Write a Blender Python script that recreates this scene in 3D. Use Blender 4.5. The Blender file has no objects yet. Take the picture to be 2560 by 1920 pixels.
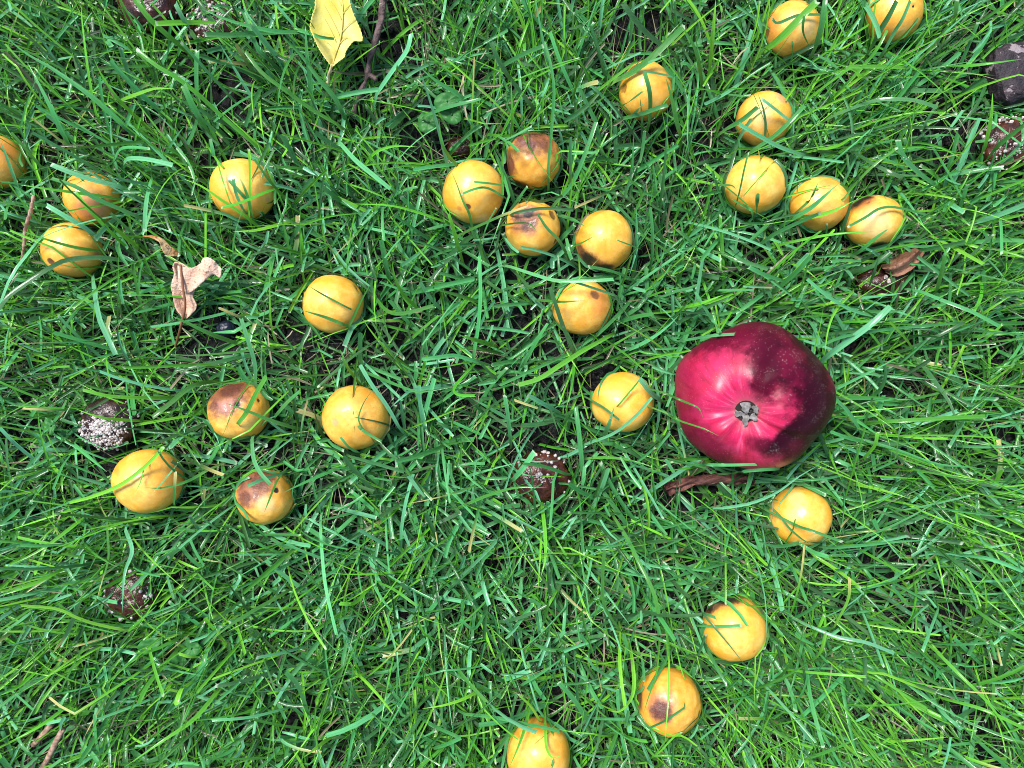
import bpy, math, random
import numpy as np
from mathutils import Vector, Matrix, noise as mnoise

rng = np.random.default_rng(11)
random.seed(5)
sc = bpy.context.scene
COL = sc.collection

# ------------------------------------------------------------------ camera
H = 0.40                     # camera height above the soil, metres
LENS = 26.0
FPX = 2560 * LENS / 36.0     # focal length in photo pixels
cd = bpy.data.cameras.new('camera'); cam = bpy.data.objects.new('camera', cd); COL.objects.link(cam)
cam.location = (0, 0, H); cam.rotation_euler = (0, 0, 0)
cd.lens = LENS; cd.sensor_width = 36.0; cd.clip_start = 0.01; cd.clip_end = 200
sc.camera = cam

# ------------------------------------------------------------------ light
SUN_EL, SUN_AZ = 60.0, -44.0
w = bpy.data.worlds.new('World'); sc.world = w; w.use_nodes = True
nt = w.node_tree; bg = nt.nodes['Background']
sky = nt.nodes.new('ShaderNodeTexSky'); sky.sky_type = 'NISHITA'; sky.sun_disc = False
sky.sun_elevation = math.radians(SUN_EL); sky.sun_rotation = math.radians(SUN_AZ)
sky.air_density = 1.0; sky.dust_density = 1.5; sky.ozone_density = 1.0
nt.links.new(sky.outputs[0], bg.inputs[0]); bg.inputs[1].default_value = 0.072
ld = bpy.data.lights.new('sun', 'SUN'); ld.energy = 1.7; ld.angle = math.radians(20); ld.color = (1, .975, .93)
sun = bpy.data.objects.new('sun', ld); COL.objects.link(sun)
az, el = math.radians(SUN_AZ), math.radians(SUN_EL)
sd = Vector((math.sin(az) * math.cos(el), math.cos(az) * math.cos(el), math.sin(el)))
sun.rotation_euler = sd.to_track_quat('Z', 'Y').to_euler()
sc.view_settings.view_transform = 'Standard'; sc.view_settings.look = 'None'
sc.view_settings.exposure = 1.73; sc.view_settings.gamma = 1
sc.render.engine = 'CYCLES'
sc.cycles.filter_width = 0.95
sc.cycles.max_bounces = 6; sc.cycles.transmission_bounces = 4; sc.cycles.diffuse_bounces = 1; sc.cycles.glossy_bounces = 2

# ------------------------------------------------------------------ helpers
def W(u, v, z=0.0):
    """the world point at height z that shows at photo pixel (u, v)"""
    d = (H - z) / FPX
    return np.array([(u - 1280) * d, (960 - v) * d, z])

def project(P):
    d = (H - P[..., 2]); return 1280 + P[..., 0] / d * FPX, 960 - P[..., 1] / d * FPX

def tag(o, label=None, cat=None, group=None, kind=None):
    if label: o['label'] = label
    if cat: o['category'] = cat
    if group: o['group'] = group
    if kind: o['kind'] = kind
    return o

def empty(name, loc):
    o = bpy.data.objects.new(name, None); COL.objects.link(o); o.location = loc
    o.empty_display_size = 0.01
    return o

def obj(name, verts, faces, mat, parent=None, loc=(0, 0, 0), smooth=True):
    me = bpy.data.meshes.new(name)
    me.from_pydata([tuple(v) for v in verts], [], [tuple(f) for f in faces]); me.update()
    if smooth: me.polygons.foreach_set('use_smooth', [True] * len(me.polygons))
    me.materials.append(mat)
    o = bpy.data.objects.new(name, me); COL.objects.link(o)
    if parent: o.parent = parent
    o.location = loc
    return o

class NT:
    """a small node-tree writer"""
    def __init__(s, name):
        s.m = bpy.data.materials.new(name); s.m.use_nodes = True
        s.t = s.m.node_tree; s.p = s.t.nodes['Principled BSDF']; s.out = s.t.nodes['Material Output']
    def n(s, typ, **kw):
        nd = s.t.nodes.new(typ)
        for k, v in kw.items(): setattr(nd, k, v)
        return nd
    def put(s, sock, v):
        if hasattr(v, 'is_linked') or isinstance(v, bpy.types.NodeSocket): s.t.links.new(v, sock)
        else: sock.default_value = v
    def math(s, op, a, b=0.0, c=None, clamp=False):
        nd = s.n('ShaderNodeMath', operation=op); nd.use_clamp = clamp
        s.put(nd.inputs[0], a); s.put(nd.inputs[1], b)
        if c is not None: s.put(nd.inputs[2], c)
        return nd.outputs[0]
    def vmath(s, op, a, b=(0, 0, 0)):
        nd = s.n('ShaderNodeVectorMath', operation=op)
        s.put(nd.inputs[0], a); s.put(nd.inputs[1], b)
        return nd.outputs['Value'] if op in ('DISTANCE', 'LENGTH', 'DOT_PRODUCT') else nd.outputs[0]
    def noise(s, vec, scale, detail=4, rough=.55, dist=0.0):
        nd = s.n('ShaderNodeTexNoise'); s.put(nd.inputs['Vector'], vec)
        nd.inputs['Scale'].default_value = scale; nd.inputs['Detail'].default_value = detail
        nd.inputs['Roughness'].default_value = rough; nd.inputs['Distortion'].default_value = dist
        return nd.outputs[0]
    def voro(s, vec, scale, feature='F1', rnd=1.0):
        nd = s.n('ShaderNodeTexVoronoi', feature=feature); s.put(nd.inputs['Vector'], vec)
        nd.inputs['Scale'].default_value = scale; nd.inputs['Randomness'].default_value = rnd
        return nd.outputs['Distance'], (nd.outputs['Color'] if feature == 'F1' else None)
    def step(s, x, a, b, lo=0.0, hi=1.0):
        nd = s.n('ShaderNodeMapRange'); nd.interpolation_type = 'SMOOTHSTEP'
        s.put(nd.inputs[0], x)
        if b < a: a, b, lo, hi = b, a, hi, lo
        for i, v in zip((1, 2, 3, 4), (a, b, lo, hi)): s.put(nd.inputs[i], v)
        return nd.outputs[0]
    def mix(s, f, a, b, blend='MIX'):
        nd = s.n('ShaderNodeMix', data_type='RGBA', blend_type=blend)
        s.put(nd.inputs[0], f); s.put(nd.inputs[6], a if not isinstance(a, tuple) else (*a, 1)); s.put(nd.inputs[7], b if not isinstance(b, tuple) else (*b, 1))
        return nd.outputs[2]
    def bump(s, h, strength=.3, dist=.001):
        nd = s.n('ShaderNodeBump'); s.put(nd.inputs['Height'], h)
        nd.inputs['Strength'].default_value = strength; nd.inputs['Distance'].default_value = dist
        s.t.links.new(nd.outputs[0], s.p.inputs['Normal'])
    def objco(s, scale=1.0, off=(0, 0, 0)):
        tc = s.n('ShaderNodeTexCoord'); mp = s.n('ShaderNodeMapping')
        s.t.links.new(tc.outputs['Object'], mp.inputs[0])
        mp.inputs['Scale'].default_value = (scale,) * 3 if isinstance(scale, (int, float)) else scale
        mp.inputs['Location'].default_value = off
        return mp.outputs[0]
    def set(s, **kw):
        names = dict(col='Base Color', rough='Roughness', spec='Specular IOR Level', sss='Subsurface Weight', coat='Coat Weight', coatr='Coat Roughness', sheen='Sheen Weight')
        for k, v in kw.items():
            s.put(s.p.inputs[names[k]], (*v, 1) if isinstance(v, tuple) and len(v) == 3 else v)
        return s

# ------------------------------------------------------------------ the ground
def fbm(x, y, z, octs=4):
    a, s, f = 0, 1, 1
    for _ in range(octs):
        a += s * mnoise.noise(Vector((x * f, y * f, z * f))); s *= .5; f *= 2.1
    return a

def soil_material():
    m = NT('damp_black_soil'); co = m.objco(1.0)
    n1 = m.noise(co, 55, 6); n2 = m.noise(co, 400, 4); v, _ = m.voro(co, 330)
    c = m.mix(m.step(n1, .35, .7), (.0012, .0012, .0016), (.0045, .0038, .0042))
    c = m.mix(m.step(n2, .62, .75), c, (.022, .019, .02))
    m.set(col=c, rough=m.step(n2, .3, .7, .4, .8), spec=.35)
    m.bump(m.math('ADD', m.math('MULTIPLY', v, .8), n2), 1.0, .0022)
    return m.m

def build_ground():
    xs = np.concatenate([[-30, -5, -1.2], np.linspace(-.66, .66, 300), [1.2, 5, 30]])
    ys = np.concatenate([[-30, -5, -1.2], np.linspace(-.55, .55, 250), [1.2, 5, 30]])
    V = []; F = []
    for y in ys:
        for x in xs:
            z = 0
            if abs(x) < 1 and abs(y) < 1:
                z = .004 * fbm(x * 40, y * 40, 2, 3) + .0022 * fbm(x * 220, y * 220, 5, 2)
            V.append((x, y, z))
    nx = len(xs)
    for j in range(len(ys) - 1):
        for i in range(nx - 1):
            a = j * nx + i; F.append((a, a + 1, a + nx + 1, a + nx))
    tag(obj('ground', V, F, soil_material()), kind='structure')
build_ground()

# ------------------------------------------------------------------ fruit tables
# photo pixel centre, radii in pixels, centre height (m), tint 0 yellow .. 1 orange,
# blobs: (dx, dy, radius, strength, colour key) relative to the fruit seen from above
BR = {'br': (.085, .020, .008), 'dk': (.018, .006, .004), 'pu': (.095, .024, .020), 'or': (.62, .20, .03), 'pk': (.62, .25, .16), 'pale': (.86, .68, .32), 'bk': (.008, .006, .005)}
PLUMS = [
 (-6, 405, 74, 72, .55, .016, [(.3, .5, .5, .6, 'or')], 'orange-yellow plum cut off by the left edge of the photo', 0.3),
 (231, 497, 72, 71, .85, .015, [(.0, -.35, .55, .55, 'pk'), (-.3, -.5, .35, .6, 'or'), (.7, -.2, .2, .6, 'or')], 'orange mottled plum under many blades, upper of the touching pair at far left', 0.6),
 (180, 626, 79, 70, .45, .017, [(-.72, -.42, .16, .9, 'br'), (.75, -.1, .12, .7, 'pk'), (0, -.95, .4, .5, 'or')], 'yellow plum with small brown mark, lower of the touching pair at far left', 0.3),
 (607, 474, 82, 78, .2, .019, [(-.62, .38, .09, .7, 'pk'), (-.55, .25, .07, .6, 'or'), (.72, -.3, .09, .5, 'pk')], 'clean round yellow plum standing alone under several crossing green blades, upper left', 0.25),
 (833, 760, 78, 72, .25, .018, [(.78, .52, .045, 1, 'bk'), (.7, -.6, .5, .5, 'or')], 'pale yellow plum with a tiny black dot near its right rim, alone left of centre', 0.2),
 (1183, 481, 78, 78, .3, .019, [(-.18, -.45, .10, .9, 'br'), (-.45, -.5, .09, .7, 'or'), (-.78, -.62, .10, 1, 'bk'), (.3, -.85, .25, .4, 'pale')], 'yellow plum with a black nick low on its left rim, left of the wrinkled plum', 0.5),
 (1333, 400, 68, 72, .8, .016, [(-.05, .88, .70, .95, 'pu'), (.1, .97, .4, .9, 'br'), (-.9, -.15, .38, .85, 'pu'), (-.1, .12, .11, .7, 'pk'), (-.4, -.9, .3, .8, 'br'), (.6, .55, .4, .5, 'br')], 'wrinkled dull orange plum with a brown shrivelled top', 0.9),
 (1332, 571, 71, 68, .35, .018, [(-.1, .0, .3, .6, 'pk'), (-.3, .42, .50, 1, 'br'), (-.2, .6, .25, 1, 'dk'), (.72, .5, .18, .8, 'br'), (.85, -.45, .14, .9, 'br'), (-.65, .0, .25, .5, 'or')], 'yellow plum with a large glossy brown bruise on its top', 0.4),
 (1510, 601, 70, 77, .3, .018, [(-.85, -.35, .25, .8, 'br'), (-.52, -.72, .40, 1, 'dk'), (.0, -.95, .32, 1, 'dk')], 'yellow plum rotting dark brown along its lower left rim', 0.5),
 (1615, 228, 68, 74, .5, .017, [(-.85, .1, .18, .6, 'br'), (-.2, -.95, .3, .6, 'or'), (.0, -.8, .05, 1, 'bk')], 'yellow plum with dark scratches on the left, under a thick blade at upper centre right', 0.45),
 (1909, 297, 71, 70, .5, .015, [(.55, .75, .25, .6, 'pk'), (-.7, -.6, .4, .6, 'or'), (-.1, .1, .4, .4, 'pale')], 'dull yellow plum crossed by wide blades, directly above the brightest clean plum', 0.5),
 (1888, 463, 79, 72, .22, .020, [(-.3, .3, .05, .4, 'or')], 'clean bright yellow plum, leftmost of the row of three touching plums', 0.3),
 (2046, 510, 77, 68, .45, .017, [(-.1, .5, .06, .9, 'br'), (.2, .75, .3, .5, 'or'), (-.5, -.6, .4, .5, 'or')], 'orange-yellow plum crossed by many blades, middle of the row of three', 0.35),
 (2183, 553, 76, 66, .2, .018, [(-.5, .80, .42, 1, 'dk'), (.25, -.95, .28, 1, 'dk'), (-.25, .72, .07, 1, 'bk'), (.1, -.1, .55, .5, 'pale'), (-.2, .6, .4, .5, 'or')], 'pale yellow plum with a dark rotten upper edge, rightmost of the row of three', 0.5),  # the pale blob near the middle is a highlight painted into the skin
 (1980, 73, 72, 72, .5, .015, [(-.85, .1, .5, .7, 'or'), (-.9, -.1, .2, .6, 'br'), (.5, .2, .4, .4, 'pale')], 'yellow plum under a broad diagonal blade near the top edge', 0.3),
 (2232, 35, 75, 77, .35, .017, [(.65, .25, .05, 1, 'bk'), (-.2, -.6, .4, .4, 'or')], 'yellow plum cut off by the top edge of the photo, upper right', 0.2),
 (1455, 768, 76, 67, .5, .017, [(.6, .3, .42, .7, 'or'), (.45, .45, .18, .7, 'br'), (.6, -.2, .3, .4, 'or')], 'yellow plum with rusty freckles on its right side, above the gap left of the apple', 0.8),
 (1557, 1005, 79, 74, .2, .019, [(-.62, -.75, .2, .7, 'or'), (-.6, .6, .12, .4, 'or')], 'pale yellow plum lying just left of the big red apple', 0.25),
 (597, 1027, 78, 74, .4, .018, [(-.50, .55, .68, 1, 'pu'), (-.45, .25, .3, .5, 'pk'), (-.3, .85, .5, 1, 'br'), (-.05, .22, .09, 1, 'bk'), (.6, .35, .06, .9, 'br')], 'plum half rotted purple brown on its upper left with a wormhole', 0.4),
 (889, 1044, 86, 79, .5, .020, [(-.62, -.15, .12, .5, 'pk'), (.2, .7, .4, .35, 'or')], 'large orange-yellow plum with fine freckles and a lumpy left side, left of centre', 0.8),
 (372, 1202, 92, 82, .4, .021, [(.85, .15, .5, .5, 'or'), (.5, .55, .25, .4, 'or')], 'largest yellow plum, just below the mouldy brown fruit at left', 0.35),
 (664, 1241, 75, 69, .5, .015, [(-.55, .4, .6, 1, 'pu'), (-.2, .7, .5, .9, 'br'), (.36, .22, .10, 1, 'dk'), (-.75, -.1, .3, .8, 'br'), (.0, -.3, .3, .5, 'pale')], 'sunken plum with a brown band and a small round hole, right of the largest plum', 0.4),
 (2000, 1290, 79, 76, .2, .018, [(-.1, .6, .3, .4, 'pale'), (-.8, -.1, .1, .5, 'or')], 'pale yellow plum below the red apple', 0.2),
 (1835, 1570, 80, 86, .3, .020, [(-.58, .76, .40, 1, 'dk'), (-.1, .93, .42, 1, 'dk'), (.55, -.7, .05, .7, 'or')], 'oval yellow plum with a dark brown cap on its upper left end, lower right', 0.2),
 (1671, 1752, 83, 86, .85, .018, [(-.1, -.1, .38, .6, 'pk'), (-.28, -.3, .34, 1, 'br'), (-.95, .05, .28, .9, 'br'), (-.6, .2, .3, .5, 'or')], 'orange plum with a shiny reddish brown bruise, near the bottom edge', 0.5),
 (1346, 1883, 83, 88, .4, .019, [(.25, .95, .4, .7, 'or'), (.6, .75, .2, .5, 'br')], 'yellow plum cut off by the bottom edge of the photo', 0.3),
]
APPLE = dict(u=1868, v=996, rx=202, ry=185, z=.036)
# brown fruit: u, v, rx, ry, z, label, kind
ROTTEN = [
 (378, 18, 74, 62, .012, 'glossy brown rotten fruit with a few white mould beads, at the top left edge', 14, 0),
 (540, 62, 66, 56, .009, 'crumbling brown fruit speckled with white mould, between the glossy brown fruit and the yellow leaf', 90, 0),
 (276, 1058, 66, 66, .013, 'dark brown fruit coated in pinkish white mould granules, above the largest yellow plum', 560, 1),
 (1350, 1192, 72, 62, .010, 'shiny chestnut brown rotten fruit with white crumbs, in the grass below centre', 60, 2),
 (328, 1488, 62, 58, .012, 'shiny reddish brown rotten fruit ringed with mould beads, at lower left', 70, 2),
 (2525, 362, 74, 64, .012, 'red brown rotten fruit dotted with white mould at the right edge', 90, 2),
 (2205, 705, 66, 42, .008, 'dark shrivelled fruit remains deep in the grass above right of the red apple', 14, 0),
 (1150, 368, 32, 26, .006, 'small dark fruit remnant on bare soil, up and left of the nicked plum', 3, 0),
]

ELL = []     # ellipsoids the grass goes round: centre, radii, share of blades kept over them
def rad(px, z): return px / FPX * (H - z)

def sphere_mesh(nu=64, nv=40):
    """unit sphere, pole on z"""
    V = [(0, 0, 1)]
    for j in range(1, nv):
        t = math.pi * j / nv
        for i in range(nu):
            p = 2 * math.pi * i / nu
            V.append((math.sin(t) * math.cos(p), math.sin(t) * math.sin(p), math.cos(t)))
    V.append((0, 0, -1)); F = []
    for i in range(nu): F.append((0, 1 + i, 1 + (i + 1) % nu))
    for j in range(nv - 2):
        a = 1 + j * nu; b = a + nu
        for i in range(nu):
            k = (i + 1) % nu; F.append((a + i, b + i, b + k, a + k))
    a = 1 + (nv - 2) * nu; L = len(V) - 1
    for i in range(nu): F.append((a + i, L, a + (i + 1) % nu))
    return np.array(V), F

def updir(u, v, z):
    """unit vector from a thing to the camera, with its own right and up"""
    c = W(u, v, z); d = np.array([0, 0, H]) - c; d /= np.linalg.norm(d)
    r = np.array([1., 0, 0]); r -= d * r.dot(d); r /= np.linalg.norm(r)
    return c, d, r, np.cross(d, r)

def blob_dir(dx, dy, d, r, up):
    q = min(dx * dx + dy * dy, .9999) if dx * dx + dy * dy < 1 else 1
    if dx * dx + dy * dy > 1: k = 1 / math.hypot(dx, dy); dx *= k; dy *= k; q = 1
    return dx * r + dy * up + math.sqrt(max(0, 1 - q)) * d

def plum_material(i, r, tint, blobs, speck, d, rt, up):
    m = NT('plum_skin'); co = m.objco(1 / r, (i * 0.0, 0, 0)); seed = (i * 3.7, i * 1.3, 0)
    cs = m.vmath('ADD', co, seed)
    n1 = m.noise(cs, 1.6, 4, .6); n2 = m.noise(cs, 6, 5, .6); n3 = m.noise(cs, 26, 3)
    y = (.84, .415, .024); yl = (.92, .64, .13); o = (.74, .28, .016)
    c = m.mix(m.step(n1, .35, .7), y, yl)
    c = m.mix(m.math('MULTIPLY', m.step(n2, .35, .72), .25 + .6 * tint), c, o)
    c = m.mix(tint * .5, c, o)
    rough = .3
    # streaks running over the skin
    st = m.noise(m.vmath('MULTIPLY', cs, (5, 1.2, 2)), 4, 4, .6, .6)
    c = m.mix(m.math('MULTIPLY', m.step(st, .55, .75), .18), c, (.72, .36, .05))
    dmask = None
    for (dx, dy, br, s, key) in blobs:
        dd = blob_dir(dx, dy, d, rt, up)
        dist = m.vmath('DISTANCE', m.vmath('NORMALIZE', co), tuple(dd))
        soft = .45 if key in ('or', 'pale', 'pk') else (.34 if br > .2 else .22)
        if br < .13: jit = .05
        else: jit = .45
        dn = m.math('ADD', m.math('DIVIDE', dist, br), m.math('MULTIPLY', m.math('SUBTRACT', m.noise(cs, 4.5, 6, .68), .5), jit * 2.6))
        mk = m.math('MULTIPLY', m.step(dn, 1 + soft, 1 - soft), s)
        col = BR[key]
        if key in ('br', 'pu', 'dk') and br > .2:
            c = m.mix(m.math('MULTIPLY', m.step(dn, 1.75, .9), .75 * s), c, (.42, .15, .04))
            col = m.mix(m.step(n3, .4, .65), BR[key], tuple(min(1, q * 2.0) for q in BR[key]))
        c = m.mix(mk, c, col)
        if key in ('br', 'pu', 'dk'):
            dmask = mk if dmask is None else m.math('MAXIMUM', dmask, mk)
    vd, vc = m.voro(cs, 13); sp = m.math('MULTIPLY', m.step(vd, .16, .07), m.step(m.noise(cs, 2.2, 2), .50 - .12 * speck, .66 - .12 * speck))
    c = m.mix(m.math('MULTIPLY', sp, .3 + .55 * speck), c, (.26, .09, .02))
    sc2 = m.noise(m.vmath('MULTIPLY', cs, (2, 9, 2)), 6, 2, .4)
    c = m.mix(m.math('MULTIPLY', m.step(sc2, .70, .73), .55 * speck), c, (.16, .06, .02))
    m.set(col=c, rough=m.math('ADD', m.math('MULTIPLY', n2, .2), .38), spec=.75, sss=.12, coat=.16, coatr=.10)
    m.p.inputs['Subsurface Radius'].default_value = (1, .5, .1); m.p.inputs['Subsurface Scale'].default_value = .002
    h = m.math('ADD', m.math('MULTIPLY', n2, .5), m.math('MULTIPLY', n3, .12 + .2 * speck))
    if dmask is not None: h = m.math('ADD', h, m.math('MULTIPLY', dmask, m.math('MULTIPLY', m.noise(m.vmath('MULTIPLY', cs, (3, 7, 5)), 3.5, 5, .6, .8), 2.2)))
    m.bump(h, .28, .0012)
    return m.m

SV, SF = sphere_mesh()
def build_plum(i, P):
    u, v, rx, ry, tint, z, blobs, label, speck = P; z -= .0025
    c, d, rt, up = updir(u, v, z)
    # a sphere seen off axis looks stretched: take that stretch out again
    cosv = d[2]; rr = rad((rx + ry) / 2, z) * (1.0 if cosv > .98 else (cosv ** .5)) * 1.0
    ax = rx / ((rx + ry) / 2); ay = ry / ((rx + ry) / 2)
    ex = 1 + .5 * (ax - 1); ey = 1 + .5 * (ay - 1)
    rnd = random.Random(i * 17 + 3)
    pits = [(np.array(blob_dir(b[0], b[1], d, rt, up)), b[2], b[4]) for b in blobs if b[4] in ('bk', 'dk', 'br', 'pu')]
    sut = rnd.uniform(0, math.pi); V = []
    wr = {6: .035, 18: .018, 21: .018, 7: .012, 24: .022}.get(i, .006)
    cap = {6: .055, 19: .055}.get(i, .036)
    for p in SV:
        q = np.array(p); f = 1 + cap * fbm(q[0] * 1.1 + i, q[1] * 1.1, q[2] * 1.1, 2) + wr * fbm(q[0] * 5 + i, q[1] * 5, q[2] * 5, 3)
        # suture groove
        a = q[0] * math.cos(sut) + q[1] * math.sin(sut); f -= .012 * math.exp(-(a / .09) ** 2)
        for dd, br, key in pits:
            ds = np.linalg.norm(q - dd)
            if key == 'bk': f -= .10 * math.exp(-(ds / max(br, .07)) ** 2)
            else: f -= .055 * math.exp(-(ds / br) ** 4)
        V.append(q * f * rr * np.array([ex, ey, (ex + ey) / 2 * .97]))
    o = obj('plum', V, SF, plum_material(i, rr, tint, blobs, speck, d, rt, up), loc=tuple(c))
    tag(o, label, 'plum', 'yellow plums fallen in the grass')
    ELL.append((c, np.array([rr * ex, rr * ey, rr * .97]), .17, 1))
for i, P in enumerate(PLUMS): build_plum(i, P)

# ------------------------------------------------------------------ the apple
def build_apple():
    A = APPLE; z = A['z']; c, d, rt, up = updir(A['u'], A['v'], z)
    # calyx end points up, a touch below the camera direction
    ax = d - up * .23 + rt * -.02; ax /= np.linalg.norm(ax)
    r = rt - ax * rt.dot(ax); r /= np.linalg.norm(r); t = np.cross(ax, r)
    R = rad(193, z) * .955
    SV2, F = sphere_mesh(160, 110)
    root = empty('apple', tuple(c * np.array([1, 1, 0])))
    off = Vector(c) - root.location
    V = []
    for p in SV2:
        th = math.acos(max(-1, min(1, p[2]))); ph = math.atan2(p[1], p[0])
        s = math.sin(th)
        lob = math.cos(5 * ph - math.radians(5 * 5))
        rr = 1 + .034 * lob * s ** 2
        # right side bulges, lower left is flattened
        rr += .045 * math.cos(ph - math.radians(15)) * s - .035 * math.exp(-((ph + 2.35) / .35) ** 2) * s + .02 * math.exp(-((ph - 1.4) / .5) ** 2) * s
        rr += .02 * fbm(p[0] * 1.3 + 9, p[1] * 1.3, p[2] * 1.3, 2)
        x = s * rr; zz = math.cos(th) * .86
        # calyx basin with puckers, stem cavity behind
        g = math.exp(-(th / .30) ** 2)
        zz -= .20 * g
        pk = math.exp(-((th - .40) / .24) ** 2)
        zz += .020 * pk * lob + .014 * pk * math.cos(11 * ph + 1.3 * math.sin(2 * ph)) * (th < 1.2) * (.3 + .9 * max(0, -math.sin(ph + .3)))
        zz += -.075 * math.exp(-((th - .8) / .5) ** 2) * math.exp(-((ph + .62) / .13) ** 2) - .04 * math.exp(-((th - .9) / .5) ** 2) * math.exp(-((ph - 1.15) / .16) ** 2) - .04 * math.exp(-((th - .6) / .4) ** 2) * math.exp(-((ph + 1.75) / .2) ** 2)
        zz += .35 * math.exp(-((math.pi - th) / .3) ** 2)
        q = (x * math.cos(ph) * 1.03, x * math.sin(ph) * .985, zz)
        V.append((q[0] * r + q[1] * t + q[2] * ax) * R)
    m = NT('crimson_apple_skin'); co = m.objco(1 / R)
    # coordinates in the apple's own frame
    cx = m.vmath('DOT_PRODUCT', co, tuple(rt)); cy = m.vmath('DOT_PRODUCT', co, tuple(up))
    cax = m.vmath('DOT_PRODUCT', co, tuple(r)); cay = m.vmath('DOT_PRODUCT', co, tuple(t)); caz = m.vmath('DOT_PRODUCT', co, tuple(ax))
    ang = m.math('ARCTAN2', cay, cax); rad_ = m.math('POWER', m.math('ADD', m.math('MULTIPLY', cax, cax), m.math('MULTIPLY', cay, cay)), .5)
    comb = m.n('ShaderNodeCombineXYZ'); 
    m.put(comb.inputs[0], m.math('MULTIPLY', m.math('DIVIDE', cax, m.math('ADD', rad_, .02)), 5.0)); m.put(comb.inputs[1], m.math('MULTIPLY', m.math('DIVIDE', cay, m.math('ADD', rad_, .02)), 5.0)); m.put(comb.inputs[2], m.math('MULTIPLY', rad_, 1.5))
    ray = m.noise(comb.outputs[0], 1.8, 5, .65)
    n1 = m.noise(co, 2.2, 5, .6, .3); n2 = m.noise(co, 9, 5, .65); n3 = m.noise(co, 60, 3)
    c0 = m.mix(m.step(n1, .3, .7), (.47, .004, .042), (.56, .015, .098))
    c0 = m.mix(m.math('MULTIPLY', m.step(ray, .52, .72), m.step(rad_, .75, .15)), c0, (.66, .10, .20))
    c0 = m.mix(m.math('MULTIPLY', m.step(ray, .50, .30), .5), c0, (.17, .001, .014))
    def blob(cxx, cyy, rx_, ry_, rotd, soft, jit=.9):
        a = math.radians(rotd); dx = m.math('SUBTRACT', cx, cxx); dy = m.math('SUBTRACT', cy, cyy)
        X = m.math('ADD', m.math('MULTIPLY', dx, math.cos(a) / rx_), m.math('MULTIPLY', dy, math.sin(a) / rx_))
        Y = m.math('ADD', m.math('MULTIPLY', dx, -math.sin(a) / ry_), m.math('MULTIPLY', dy, math.cos(a) / ry_))
        dd = m.math('POWER', m.math('ADD', m.math('MULTIPLY', X, X), m.math('MULTIPLY', Y, Y)), .5)
        dd = m.math('ADD', dd, m.math('MULTIPLY', m.math('SUBTRACT', n2, .5), jit))
        return m.step(dd, 1 + soft, 1 - soft)
    mar = (.026, .0008, .006); mid = (.105, .0012, .018)
    c1 = m.mix(m.math('MULTIPLY', blob(-.95, -.05, .38, 1.0, 0, .45), .55), c0, mid)
    c1 = m.mix(m.math('MULTIPLY', blob(-.55, -.75, .50, .34, -35, .4), .75), c1, mid)
    c1 = m.mix(m.math('MULTIPLY', blob(-.25, .95, .85, .36, 10, .4), 1.0), c1, mid)
    c1 = m.mix(blob(.66, .58, .68, .66, 0, .42, .8), c1, m.mix(m.step(n1, .4, .62), mar, mid))
    c1 = m.mix(m.math('MULTIPLY', blob(.20, .40, .17, .48, -4, .40, 1.0), .85), c1, m.mix(.35, mar, mid))
    c1 = m.mix(blob(.98, -.02, .42, .95, 0, .38), c1, m.mix(m.step(n1, .45, .65), mar, mid))
    c1 = m.mix(blob(.52, -.42, .42, .10, 43, .4, .7), c1, mar)
    c1 = m.mix(m.math('MULTIPLY', blob(.72, -.62, .34, .42, -30, .4), .9), c1, mar)
    c1 = m.mix(m.math('MULTIPLY', blob(.25, -.62, .26, .12, -20, .5), .8), c1, mar)
    # pale lenticels and clinging grit on the right half
    vd, vc = m.voro(co, 26); sp = m.step(vd, .17, .09); right = m.step(m.math('ADD', cx, m.math('MULTIPLY', n2, .8)), .3, .9)
    vd2, _ = m.voro(co, 60); gr = m.math('MULTIPLY', m.step(vd2, .24, .12), m.step(m.noise(co, 5, 3), .55, .62))
    c2 = m.mix(m.math('MULTIPLY', sp, .25), c1, (.8, .35, .35))
    gm = m.math('MULTIPLY', m.math('MAXIMUM', gr, m.math('MULTIPLY', sp, m.step(n1, .5, .6))), right)
    c2 = m.mix(gm, c2, (.62, .52, .48))
    _sx = m.n('ShaderNodeSeparateColor'); m.t.links.new(c1, _sx.inputs[0])
    # grey fuzz round the calyx
    c2 = m.mix(m.step(m.math('ADD', rad_, m.math('MULTIPLY', ray, .10)), .245, .10), c2, (.28, .20, .17))
    c2 = m.mix(m.math('MULTIPLY', m.step(m.math('ADD', rad_, m.math('MULTIPLY', ray, .10)), .40, .15), .25), c2, (.55, .13, .17))
    m.set(col=c2, rough=m.math('ADD', .27, m.math('MULTIPLY', n2, .30)), spec=m.step(_sx.outputs[0], .02, .35, .10, .40), coat=.06, coatr=.2)
    m.bump(m.math('ADD', m.math('MULTIPLY', n2, .3), m.math('ADD', m.math('MULTIPLY', gm, .5), m.math('MULTIPLY', ray, .35))), .35, .0012)
    o = obj('fruit_body', V, F, m.m, root, off)
    tag(root, 'large deep crimson apple lying with its dried flower end up', 'apple')
    ELL.append((c, np.array([R * 1.0, R * .97, R * .86]), .0, 1))
    # calyx: five dry grey sepals round a dark hollow
    cm = NT('dry_grey_sepal'); cc = cm.objco(1.0); nn = cm.noise(cc, 420, 2)
    cm.set(col=cm.mix(cm.step(nn, .35, .7), (.10, .095, .085), (.24, .22, .21)), rough=.85, sheen=.3); cm.bump(nn, .3, .0004)
    hm = NT('dark_calyx_hollow'); hm.set(col=(.02, .013, .01), rough=.9)
    base = ax * (R * (.86 - .20) + .0006)
    V = [base + ax * -.0004]; n = 20
    for k in range(n):
        a = 2 * math.pi * k / n; V.append(base + (r * math.cos(a) + t * math.sin(a)) * .0050 + ax * .0014)
    F = [(0, 1 + k, 1 + (k + 1) % n) for k in range(n)]
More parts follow.
